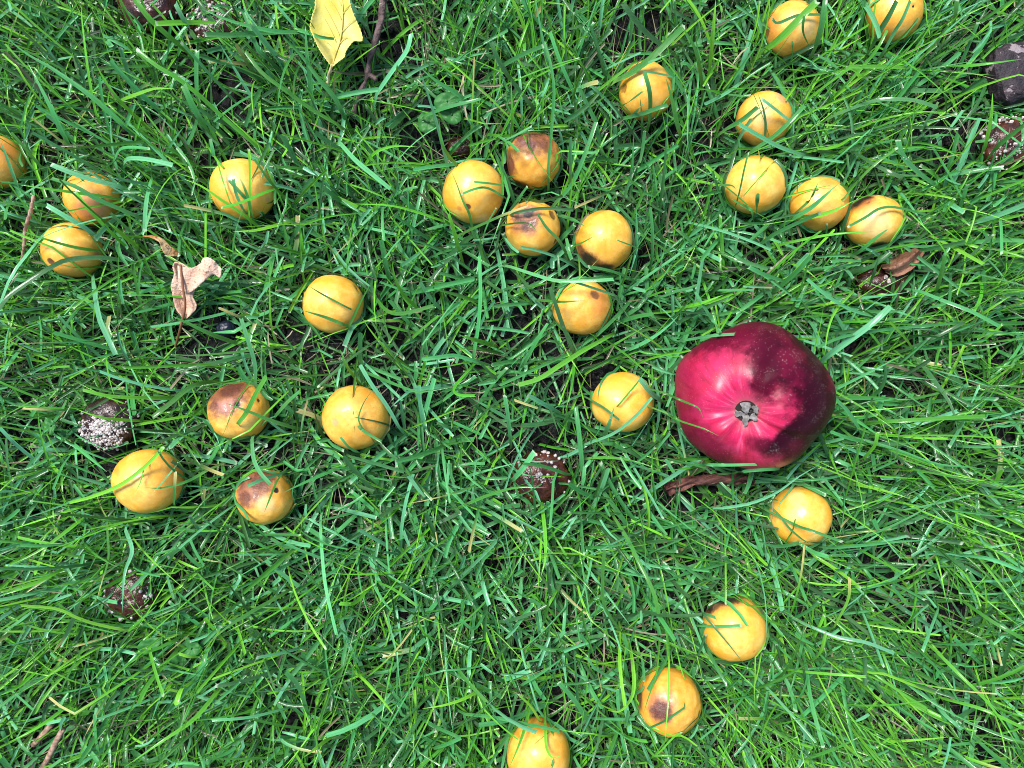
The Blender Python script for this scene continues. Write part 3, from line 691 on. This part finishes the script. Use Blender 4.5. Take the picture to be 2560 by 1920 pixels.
def ribbons(S, wid, roll, fold, cut, wav=.0):
    """V folded ribbons with three vertices across; returns vertices, faces, t, across"""
    n, K, _ = S.shape
    T = np.gradient(S, axis=1); T /= np.linalg.norm(T, axis=2, keepdims=True) + 1e-12
    up = np.array([0, 0, 1.]); side = np.cross(T, up); sl = np.linalg.norm(side, axis=2, keepdims=True)
    side = np.where(sl > .05, side / np.maximum(sl, 1e-6), np.array([1., 0, 0])); nor = np.cross(side, T)
    t = np.linspace(0, 1, K)[None, :]
    ro = roll[:, None] + rng.normal(0, .5, n)[:, None] * t
    s2 = side * np.cos(ro)[..., None] + nor * np.sin(ro)[..., None]; n2 = np.cross(s2, T)
    prof = np.where(cut[:, None], (.62 + .38 * np.sin(np.clip(t * 1.6, 0, 1) * np.pi / 2)) * (1 - .12 * t), (.62 + .38 * np.sin(np.clip(t * 2, 0, 1) * np.pi / 2)) * (1 - t ** 2.2 * .97))
    hw = (wid[:, None] * .5 * prof)[..., None]
    A = S - s2 * hw + n2 * hw * fold[:, None, None]; B = S; C = S + s2 * hw + n2 * hw * fold[:, None, None]
    jag = rng.uniform(-.0006, .0008, (n, 3)) * cut[:, None]
    for arr, j in ((A, 0), (B, 1), (C, 2)): arr = arr; arr[:, -1] = arr[:, -1] + T[:, -1] * jag[:, j][:, None]
    V = np.stack([A, B, C], 2).reshape(-1, 3)
    base = (np.arange(n) * K * 3)[:, None, None]; kk = (np.arange(K - 1) * 3)[None, :, None]; jj = np.arange(2)[None, None, :]
    a = base + kk + jj; F = np.stack([a, a + 1, a + 4, a + 3], -1).reshape(-1, 4)
    tt = np.broadcast_to(t[..., None], (n, K, 3)).reshape(-1); ac = np.broadcast_to(np.array([0, .5, 1.]), (n, K, 3)).reshape(-1)
    return V, F, tt, ac

def grass_mesh(name, parts, mat):
    Vs, Fs, Cs, Us = [], [], [], []; b = 0
    for V, F, C, tt, ac in parts:
        Vs.append(V); Fs.append(F + b); Cs.append(C); Us.append(np.stack([ac, tt], 1)); b += len(V)
    V = np.concatenate(Vs); F = np.concatenate(Fs); C = np.concatenate(Cs); U = np.concatenate(Us)
    me = bpy.data.meshes.new(name); me.vertices.add(len(V)); me.vertices.foreach_set('co', V.ravel().astype(np.float32))
    me.loops.add(F.size); me.loops.foreach_set('vertex_index', F.ravel().astype(np.int32)); me.polygons.add(len(F))
    me.polygons.foreach_set('loop_start', (np.arange(len(F)) * 4).astype(np.int32)); me.polygons.foreach_set('loop_total', np.full(len(F), 4, np.int32))
    me.update(calc_edges=True); me.polygons.foreach_set('use_smooth', np.ones(len(F), bool))
    ca = me.color_attributes.new('blade_colour', 'FLOAT_COLOR', 'POINT'); ca.data.foreach_set('color', C.ravel().astype(np.float32))
    uv = me.uv_layers.new(name='blade'); uv.data.foreach_set('uv', U[F.ravel()].ravel().astype(np.float32))
    me.materials.append(mat); o = bpy.data.objects.new(name, me); COL.objects.link(o); return o

def blade_colours(n, K, kind, cut, rough=.12):
    """one colour per blade, paler at the base and dry and whitish at a mown tip"""
    pal = {'b': CB, 'y': CY, 'd': CD, 's': CS}[kind]
    c = pal[rng.integers(0, len(pal), n)] * rng.uniform(1 - rough * 1.6, 1 + rough * 2, (n, 1)) * rng.uniform(1 - rough * .6, 1 + rough * .6, (n, 3))
    t = np.linspace(0, 1, K)[None, :, None]; c = np.broadcast_to(c[:, None, :], (n, K, 3)).copy()
    if kind != 's':
        mixb = np.clip(1 - t / .3, 0, 1) * rng.uniform(0, .45, (n, 1, 1)); c = c * (1 - mixb) + np.array([.22, .34, .09]) * mixb
        alpha = np.broadcast_to(((rng.random(n) < .30) & cut)[:, None, None].astype(float), (n, K, 1))
        yt = (rng.random(n) < .02)[:, None, None] * np.clip((t - .6) / .3, 0, 1); c = c * (1 - yt) + np.array([.55, .45, .16]) * yt
    else: alpha = np.zeros((n, K, 1))
    return np.repeat(np.concatenate([c, alpha], 2)[:, :, None, :], 3, 2).reshape(-1, 4)

def grass_material():
    m = NT('grass_blade'); at = m.n('ShaderNodeAttribute'); at.attribute_name = 'blade_colour'; uv = m.n('ShaderNodeUVMap'); uv.uv_map = 'blade'
    sep = m.n('ShaderNodeSeparateXYZ'); m.t.links.new(uv.outputs[0], sep.inputs[0]); x = sep.outputs[0]
    col = at.outputs['Color']
    co = m.objco(1.0); n = m.noise(co, 240, 3)
    col = m.mix(m.step(n, .3, .7, 0, .30), col, m.mix(.5, col, (.10, .20, .02)))
    # parallel veins and a pale midrib
    ve = m.math('SINE', m.math('MULTIPLY', x, 44)); mid = m.step(m.math('ABSOLUTE', m.math('SUBTRACT', x, .5)), .09, .02)
    col = m.mix(m.math('MULTIPLY', m.step(ve, -.2, .9), .34), col, m.mix(.6, col, (.30, .50, .30)))
    col = m.mix(m.math('MULTIPLY', mid, .5), col, m.mix(.5, col, (.01, .06, .01)))
    tipd = m.math('MULTIPLY', m.step(m.math('ADD', sep.outputs[1], m.math('MULTIPLY', m.math('SUBTRACT', n, .5), .05)), .965, .985), at.outputs['Alpha'])
    col = m.mix(m.math('MULTIPLY', tipd, .8), col, (.42, .55, .36))
    m.set(col=col, rough=m.step(n, .3, .7, .30, .50), spec=.20, coat=.42, coatr=.12)
    m.bump(m.math('ADD', m.math('MULTIPLY', ve, .5), m.math('MULTIPLY', n, .6)), .25, .0004)
    tr = m.n('ShaderNodeBsdfTranslucent'); hs = m.mix(.35, col, (.30, .60, .02)); m.t.links.new(hs, tr.inputs[0])
    mx = m.n('ShaderNodeMixShader'); mx.inputs[0].default_value = .22
    m.t.links.new(m.p.outputs[0], mx.inputs[1]); m.t.links.new(tr.outputs[0], mx.inputs[2]); m.t.links.new(mx.outputs[0], m.out.inputs[0])
    return m.m

GM = grass_material(); PARTS = []; ALLS = []
def layer(n, K, box, Lr, tilt, bend, wr, kinds, cutp, hole=None, radial=.35, zroot=(0, .003), tuft=5, outer=0):
    S = make_spines(n, K, box, Lr, tilt, bend, 0, tuft=tuft, hole=hole, radial=radial, zroot=zroot)
    if outer:
        pr = np.clip(np.hypot(S[:, 0, 0] * .95, S[:, 0, 1]) / .21, 0, 1) ** 1.3; S = S[rng.random(len(S)) < 1 - outer + outer * pr]
    if hole is None: S = thin(S)
    S, _ = avoid(S)
    ks, ps = zip(*kinds.items()); sel = rng.choice(len(ks), len(S), p=ps)
    if 'b' in ks and 'y' in ks:     # fresher yellow green blades towards the sides of the plot
        pr = np.clip((np.hypot(S[:, 0, 0], S[:, 0, 1] * 1.1) - .09) / .15, 0, 1) * .42
        sel = np.where((sel == ks.index('b')) & (rng.random(len(S)) < pr), ks.index('y'), sel)
    for i, kd in enumerate(ks):
        Q = S[sel == i]; m_ = len(Q)
        if not m_: continue
        w_ = rng.uniform(*wr, m_) * {'b': 1.15, 'y': .8, 'd': .85, 's': .7}[kd]; cut = rng.random(m_) < (cutp if kd == 'b' else cutp * .6)
        V, F, tt, ac = ribbons(Q, w_, rng.normal(0, .55, m_), rng.uniform(.25, .8, m_), cut)
        PARTS.append((V, F, blade_colours(m_, K, kd, cut), tt, ac))
        if hole is None: ALLS.append(Q)
BX = (.36, .29)
# litter and low blades
layer(7000, 6, BX, (.012, .045), (84, 8), (8, 8), (.0004, .0011), {'s': 1.0}, .3, zroot=(.001, .008), tuft=3)
layer(9500, 7, BX, (.018, .042), (74, 12), (18, 12), (.0011, .0023), {'b': .40, 'd': .50, 'y': .04, 's': .06}, .6, zroot=(.0, .008), tuft=4)
# main mown blades
layer(15500, 8, BX, (.022, .048), (57, 17), (30, 22), (.0011, .0025), {'b': .62, 'd': .14, 'y': .23, 's': .01}, .8, tuft=5)
# longer thin blades on top
# short clippings lying loose between the blades
layer(3000, 4, BX, (.007, .019), (86, 14), (4, 14), (.0009, .0020), {'b': .85, 's': .15}, 1.0, zroot=(.006, .026), tuft=1, radial=0)
layer(11500, 9, BX, (.034, .066), (50, 16), (36, 24), (.0008, .0018), {'b': .30, 'y': .66, 'd': .04}, .35, tuft=3, radial=.75, outer=.8)
# the lawn further out
layer(34000, 5, (.75, .65), (.025, .055), (58, 16), (30, 20), (.0018, .0034), {'b': .5, 'd': .15, 'y': .30, 's': .05}, .6, hole=BX)

# single blades that can be followed in the photograph: region, kind, width, points (first point is the tip)
OR = [(0, 0), (850, 0), (1700, 0), (0, 640), (850, 640), (1700, 640), (0, 1280), (850, 1280), (1700, 1280)]
TR = """
0y30 880,320 1000,420 1150,510 1290,620 1420,740 1640,930
0b42 10,215 160,340 330,440 560,600 700,720 820,830
0b38 175,400 260,560 340,720 390,830 440,920
0y26 600,370 650,480 730,600 800,680 880,760
0y22 520,20 530,150 560,400 585,560 620,740
0y26 250,970 450,955 700,930 980,905
0b45 1180,545 1230,660 1290,770 1340,850
0b36 1270,330 1265,450 1270,620
0b42 1960,140 1975,350 1995,500 2010,720
0b40 1830,240 1940,350 2050,500 2150,620 2200,720
0b28 2155,245 2060,235 1990,212 1900,190
0y28 1580,330 1690,470 1850,590 2000,700 2170,800
0b34 1300,60 1500,140 1750,200 1930,210
0b34 1310,220 1500,225 1700,210 1960,205
0y36 1010,150 1200,145 1400,150
0b38 1130,20 1170,100 1220,190 1260,250
0b28 800,50 880,130 940,220 970,270
0y38 870,0 960,120 1080,230 1200,330
0y20 1000,130 990,250 985,370
0y28 1120,570 1000,570 900,600 790,640
0b26 960,960 870,950 780,960 730,1040
0b30 1110,1060 950,1025 830,1020 790,1060
0b28 930,1480 935,1360 950,1250 975,1150
0b38 330,1060 450,1110 600,1160 760,1200 850,1250
0y28 130,1190 400,1230 700,1270
0b32 330,1150 480,1200 620,1280 760,1340 900,1400
0y28 480,1230 560,1330 640,1420 760,1540
0b34 300,1320 420,1390 540,1460 640,1540
0y36 700,1430 780,1500 900,1600
0y24 130,1480 300,1540 480,1590 640,1615
0b28 0,900 40,1000 90,1130 130,1220
0d24 1505,1085 1560,1180 1600,1290 1620,1390
0y18 1600,960 1607,1060 1607,1250 1600,1400
0b22 1500,1150 1520,1250 1560,1340
0y12 1400,1040 1430,1150 1480,1300
0y26 1180,1150 1300,1200 1430,1290 1550,1370 1640,1440
0y28 1420,1340 1560,1300 1700,1240 1790,1210
0y20 1640,1030 1740,1170 1850,1290
0y28 1500,1490 1650,1480 1850,1430
1b34 970,270 1010,370 1060,460 1120,540 1230,680
1y30 560,395 680,420 820,460
1b22 1310,270 1350,400 1375,560 1370,700 1355,900 1340,1070 1340,1180
1y26 1100,510 1105,650 1110,780 1100,860
1b28 1645,790 1600,920 1540,1080 1480,1200 1390,1300
1d42 2212,170 2100,280 1980,390 1870,470 1770,520
1b30 1960,470 1985,560 1995,650 1990,760
1b26 1950,590 1870,650 1800,690
1b26 1960,660 1920,700 1880,750
1b30 2110,675 2030,700 1950,730 1830,760
1y34 2095,500 2130,620 2160,760 2190,880
1b14 1950,460 2050,475 2200,510
1d20 710,1090 750,1180 790,1290 830,1370 850,1460
1b20 780,1250 870,1215 950,1210 1060,1270
1b18 860,1170 960,1180 1060,1195
1y24 640,780 650,900 690,990 740,1050
1b30 1270,1380 1330,1470 1400,1540 1450,1620
1y14 1270,1495 1220,1440 1130,1435 1040,1450
1b22 1500,1350 1300,1340 1120,1370
1y22 1200,1330 1060,1380 900,1450 750,1520
1b26 1145,970 1085,920 1020,880
1b15 1215,960 1205,920 1205,840
1y15 1640,1515 1560,1560 1490,1590
1b15 1780,1545 1860,1575 1930,1600
1b30 1580,1460 1510,1420 1430,1390
1b34 460,220 430,330 330,470 240,600
1b28 900,640 700,690 560,740
1y24 500,945 350,940 230,980 160,1060
1b34 320,1210 220,1130 100,1030 0,920
1y20 30,1310 300,1320 480,1360 660,1420
1y30 700,1370 730,1470 770,1620
1b34 520,440 620,520 760,610 850,690
1y20 1660,1100 1770,1100 1880,1170 1940,1250 1880,1400
1b38 1820,20 1890,120 1990,230 2150,350
1b32 1230,820 1120,880 1010,930
1b28 820,90 930,110 1050,190
1b30 2110,350 2000,400 1900,440
2y48 880,10 760,130 640,250 540,330
2b38 935,0 920,100 900,200 870,300
2y18 800,90 790,200 830,300
2d22 590,120 630,150 760,100 900,95
2b24 720,270 720,370
2y20 1330,200 1270,310 1200,400 1050,560
2b46 1390,0 1340,100 1280,200 1230,300
2b28 1480,0 1430,120 1380,200 1310,330
2y20 1560,80 1450,210 1330,330
2y34 1780,0 1765,120 1740,260
2y28 1090,430 1250,430 1450,435
2y28 2200,380 1900,420 1710,430
2y24 1200,870 1100,890 1010,940 860,970
2d28 1650,690 1500,645 1300,640 1150,680 1000,740
2d20 500,600 535,700 550,800 545,890
2b28 530,640 620,710 720,790
2b32 495,690 400,770 300,830
2b30 380,800 500,870 650,950 800,1000
2b30 800,680 700,790 600,880 480,960
2d13 440,980 410,1100 380,1240 340,1380
2b28 500,1250 490,1370
2b28 330,1280 400,1320 460,1350
2d20 360,1215 330,1195 260,1190
2b34 1020,1180 930,1260 850,1330 740,1400
2d22 890,1170 850,1260 810,1310
2y34 1120,1290 1000,1350 880,1390 760,1400
2b28 900,1370 740,1440 600,1510 480,1600
2y18 1400,950 1250,1060 1130,1180 1060,1270
2b20 1080,1460 1190,1400 1290,1340 1420,1340 1680,1410
2b28 1330,1480 1250,1540 1150,1620
2y22 1250,1490 1060,1500 900,1520 700,1560
2y32 2010,600 2000,750 1960,950
2y40 2212,800 2050,930 1950,1050
2b38 1400,900 1430,1000 1530,1110 1640,1190
2b30 1420,1140 1250,1060 1090,960
2y38 230,0 210,200 190,420
2y34 0,150 100,330 140,560
3b36 0,340 60,260 180,170 320,80 440,25 640,10 800,30
3d15 1980,190 2080,250 2212,320
3d26 1945,350 2080,390 2212,440
3y20 1740,40 1735,200 1740,400 1760,520
3d34 1090,380 1200,430 1350,500 1490,550
3y20 1090,630 1250,640 1500,620 1750,590
3b28 1550,400 1600,560 1640,700 1640,830
3y25 790,715 1000,710 1180,700 1350,710
3b34 740,630 690,520 640,400 610,230 600,130
3y34 980,1040 1080,960 1230,840 1350,810
3d30 1450,945 1600,1000 1750,1060 1880,1100
3y34 1710,780 1640,900 1590,1000 1530,1080
3y24 530,860 700,900 900,910 1080,910
3y24 480,980 620,1030 750,1050 900,1060
3y26 1050,1230 980,1310 880,1400 760,1480 600,1545 430,1590
3b25 1130,1390 1125,1500 1120,1600
3y10 870,1520 905,1450 925,1370
3b14 980,1530 1050,1450 1150,1330
3d22 930,1490 1050,1490 1200,1450 1330,1380
3b35 690,1390 600,1310 480,1210
3b34 1930,870 1850,940 1770,1030
3b28 1740,1470 1670,1390 1630,1300 1620,1180
3b25 1590,1480 1680,1440 1800,1400
3y26 1700,1646 1740,1550 1780,1450
3b24 1440,1260 1480,1190 1560,1170
4d13 210,860 150,950 120,1050 160,1130
4b20 270,1195 160,1130 120,1100
4b24 0,1160 60,1230 130,1270
4y22 200,170 120,320 60,450
4b30 1350,200 1390,320 1430,440 1500,610
4y22 1575,285 1430,295 1290,285
4b18 1520,170 1640,210 1770,255
4b25 1760,150 1600,160 1400,160 1250,120 1100,70
4b15 1760,280 1700,420 1600,590
4b34 1765,965 1730,1080 1700,1150
4y15 1980,720 1900,830 1790,960
4b34 1925,790 1990,870 2060,930
4b22 2005,910 1900,1030 1760,1140 1580,1210
4d18 1790,1050 1700,980 1620,930
4b38 1250,1260 1180,1360 1120,1430
4b28 1175,1335 1300,1350 1450,1400
4b24 1220,1360 1240,1500 1255,1640
4y24 1330,1490 1130,1490 950,1540 760,1620
4y28 590,210 720,240 880,290
4y34 770,510 870,540 970,570
4y34 1150,830 1280,790 1420,700 1560,610 1720,520
4y22 870,895 760,890 740,840 850,710
4b28 530,665 640,650 740,640 850,670 920,690
4b30 1335,440 1270,540 1190,680
4y28 330,0 350,130 400,240 480,320
4y26 600,320 400,370 300,350 230,270
4b25 420,1390 250,1340 70,1290
4b28 1060,900 1080,1030 1095,1180
4b28 900,0 905,250 890,450 860,640
4b30 130,700 200,820 300,960 380,1100
4y24 0,600 40,700 110,800
5y16 150,1045 120,980 60,950 0,925 -100,880
5y14 250,1158 150,1110 0,1060 -90,1010
5b20 350,502 230,510 100,530 0,548
5b22 490,1342 250,1345 0,1330
5y26 180,1300 0,1308
5b22 640,1368 450,1380 290,1400
5b44 1350,330 1240,430 1120,520 980,620 900,680
5b24 820,150 950,260 1110,350 1260,390
5b22 880,590 1050,520 1350,470 1810,430
5b25 2050,450 1880,360 1700,290 1550,230
5y28 2120,260 1960,360 1850,440
5b34 1790,1130 1740,960 1640,810 1540,680
5b34 1270,650 1320,740 1290,850 1190,930
5b25 1000,920 1080,1000 1170,1140
5y28 1960,1030 1400,1060 1170,1080
5b24 970,1130 1080,1170 1200,1200
5y24 1270,1140 1250,1220 1180,1300
5b28 2010,1385 1850,1360 1650,1340 1400,1250 1200,1190
5b36 840,0 740,110 600,230
5b38 1280,0 1240,120 1210,200
5y42 1700,0 1680,100 1650,220
5b30 440,70 540,120 660,160
5y28 280,250 150,300 30,330
5b24 900,1340 760,1420 620,1520 450,1590 270,1620
5y14 980,900 1300,910 1450,930
5y22 930,640 950,480 1000,350 1110,230
5b24 100,240 180,370 260,490
6b26 2165,790 2120,600 2090,450 2070,250 2060,80
6b25 1275,10 1400,110 1510,175
6y26 600,40 720,60 880,65
6y30 0,370 250,250 460,100 560,20
6y25 130,600 360,620 500,680 620,720 800,760
6b30 785,650 800,400 850,250 810,120
6b34 330,920 430,780 520,560
6y34 1560,520 1700,400 1890,240
6y28 1310,870 1450,750 1620,640 1800,540
6y38 1910,870 2040,750 2212,640
6b34 1840,1030 1920,1120 1980,1290
6y30 890,1230 960,1100 1100,930
6y34 1130,1240 1170,1140 1250,1080
6y34 800,1640 1050,1470 1250,1330 1400,1150
6y44 1950,1580 2080,1480 2212,1390
6b20 1360,1340 1600,1320 1850,1260
6y22 620,570 660,440 700,290 690,80
6b34 410,205 250,215 100,210
6y22 1010,600 900,700 820,770
6y24 840,910 980,890 1130,820
6y24 1150,910 1230,930 1300,920 1340,870
6y26 0,1180 120,1120 260,1010
6y26 0,540 200,470 380,380
6y26 60,1480 250,1380 420,1260
7y28 2050,650 2010,500 1930,340 1860,190 1780,60
7y18 1710,770 1620,700 1560,580 1530,480
7y30 1290,420 1320,300 1320,150 1305,0
7y28 1350,545 1330,620 1310,700
7b28 1410,1410 1300,1380 1180,1360 1000,1320 810,1300
7y28 1090,1640 1150,1500 1190,1380 1220,1250
7y22 1420,1570 1360,1575 1325,1500 1320,1380
7y24 1150,1170 1230,1250 1290,1350
7y25 530,1265 680,1240 820,1190 920,1120
7y30 340,1290 270,1200 170,1090 100,1030
7b20 500,870 460,960 400,1050
7b30 780,1450 690,1490 600,1520
7b26 770,1450 660,1400 540,1340
7b28 1440,930 1330,1010 1170,1110
7b28 1590,930 1650,1010 1780,1080
7b34 1410,1100 1500,1200 1600,1350
7y30 1720,1275 1800,1280 1870,1200 1890,1100 1880,960
7y24 1830,1240 1800,1000 1800,780
7y24 1700,250 1690,400 1700,600 1800,760
7b25 340,640 280,570 210,460
7y26 0,590 100,580 190,480
7y20 490,600 350,500 220,440
7b20 770,690 860,750 930,660
7y16 520,560 500,680 540,780 610,820
7b10 680,410 530,425 380,440
7y16 2090,1480 2110,1200 2115,960
7y16 1950,1300 1980,1200 2030,1050 2050,900
7b20 1985,1390 2090,1340 2212,1260
8d18 430,1000 320,860 220,740 150,650 110,510
8b22 390,730 250,735 110,730
8b22 230,680 150,650 90,640
8y22 270,480 380,550 480,620 560,690 700,740
8b20 1040,190 850,120 760,90 640,30
8d18 830,200 780,170 700,100 640,20
8y18 740,40 720,120 680,190
8b30 500,190 620,220 760,200
8b30 960,290 860,260 780,210
8b28 1630,180 1400,190 1200,210 980,230
8y18 1500,340 1430,430 1280,470
8y30 830,970 640,1070 470,1140
8y34 935,780 900,900 830,970
8y28 870,1310 730,1340 600,1370
8b20 1980,840 1780,850 1570,840
8b24 1380,910 1200,840 1000,800 800,720
8b24 1560,890 1600,780 1660,620
8b34 2212,380 2000,300 1800,270
8y20 1090,430 1080,560 990,740
8b28 920,1510 890,1400 840,1200 810,980
8y22 1560,1480 1430,1330 1250,1180
8b25 1820,1400 1700,1300 1600,1180
8y24 1170,1440 1000,1520 800,1590
8y26 2212,1560 2000,1250 1800,1050 1650,900
8y26 2212,820 2000,700 1800,560
8y24 2212,1390 1950,1270 1700,1200
"""
def traced():
    KT = 14; groups = {}
    for ln in TR.strip().splitlines():
        hd, *pts = ln.split(); ox, oy = OR[int(hd[0])]; kd = hd[1]; wpx = int(hd[2:]) * .3888
        P = [np.array([float(a) for a in p.split(',')]) * .3888 + (ox, oy) for p in pts]
        n = len(P); Q = catmull(P, KT)[::-1]       # root first
        zt = rng.uniform(.035, .043); zr = rng.uniform(.017, .024); S = []
        for k, (u, v) in enumerate(Q):
            t = k / (KT - 1); z_ = zr + (zt - zr) * math.sin(t * 1.57) ** .9
            # lift over any fruit underneath
            for (c, r, sh, hard) in ELL:
                if hard == 0 : continue
                for _ in range(14):
                    p = W(u, v, z_); q = (p - c) / (r + .0021)
                    if q[0] ** 2 + q[1] ** 2 < 1 and q @ q < 1: z_ += .0016
                    elif q[0] ** 2 + q[1] ** 2 < 1 and p[2] < c[2]: z_ = c[2] + r[2] * .5
                    else: break
            S.append((u, v, min(z_, .085)))
        S = np.array(S); zz = S[:, 2].copy()
        for _ in range(3): zz[1:-1] = np.maximum(zz[1:-1], (zz[:-2] + zz[2:]) / 2 * .5 + zz[1:-1] * .5)
        S = np.array([W(a, b, c_) for a, b, c_ in zip(S[:, 0], S[:, 1], zz)])
        # a few more millimetres of root going down into the sward
        d0 = S[0] - S[1]; L = np.linalg.norm(d0) + 1e-9; root = S[0] + d0 / L * .010; root[2] = .002
        S = np.concatenate([[root, (root + S[0]) / 2 + [0, 0, .002]], S])
        groups.setdefault(kd, []).append((S, wpx / FPX * (H - zt)))
    for kd, L in groups.items():
        S = np.array([a for a, _ in L]); w_ = np.array([b for _, b in L]); m_ = len(S); cut = rng.random(m_) < {'b': .85, 'y': .4, 'd': .3}[kd]
        cc_ = 2.2 if kd == 'd' else 1.0
        V, F, tt, ac = ribbons(S, w_ * 1.0, rng.normal(0, .15, m_), rng.uniform(.1, .45, m_), cut)
        PARTS.append((V, F, blade_colours(m_, KT + 2, kd, cut) * np.array([cc_, cc_, cc_, 1]), tt, ac)); ALLS.append(S)
traced()
g = grass_mesh('grass', PARTS, GM)
tag(g, 'damp mown lawn grass of blue green and yellow green blades with straw between', 'grass', kind='stuff')

# dew on the blades
def dew():
    m = NT('water_drop'); m.set(col=(.9, .95, 1), rough=.03, spec=1.0); m.p.inputs['Transmission Weight'].default_value = .85; m.p.inputs['IOR'].default_value = 1.33
    V0, F0 = sphere_mesh(6, 4); V0 = np.array(V0); Vs = []; Fs = []; b = 0
    tri = [f for f in F0]
    pts = []
    for S in ALLS[1:]:
        n = len(S); k = rng.integers(0, n, max(1, int(n * .16))); j = rng.integers(2, S.shape[1], len(k)); p = S[k, j] + rng.normal(0, .0004, (len(k), 3)); pts.append(p[p[:, 2] > .012])
    P = np.concatenate(pts); P[:, 2] += .0004
    for p in P:
        s = random.choice([.00018, .00022, .00028, .00036]); Vs.append(V0 * s + p); Fs += [tuple(b + q for q in f) for f in tri]; b += len(V0)
    o = obj('dew', np.concatenate(Vs), Fs, m.m); tag(o, 'tiny clear dew drops scattered along the grass blades', 'dew', kind='stuff')
dew()

# crumbs of soil in the gaps
def crumbs():
    m = soil_material(); S, F = sphere_mesh(8, 6); Vs = []; Fs = []; b = 0
    for _ in range(5000):
        x, y = rng.uniform(-.34, .34), rng.uniform(-.27, .27); s = rng.uniform(.0007, .0028)
        V = np.array(S) * s * rng.uniform(.6, 1.3, 3) * (1 + .25 * rng.normal(0, 1, (len(S), 1)).clip(-1, 1)) + [x, y, .001]
        Vs.append(V); Fs += [tuple(b + q for q in f) for f in F]; b += len(S)
    tag(obj('soil_crumbs', np.concatenate(Vs), Fs, m, smooth=False), 'crumbly black soil showing between the blades', 'soil', kind='stuff')
crumbs()
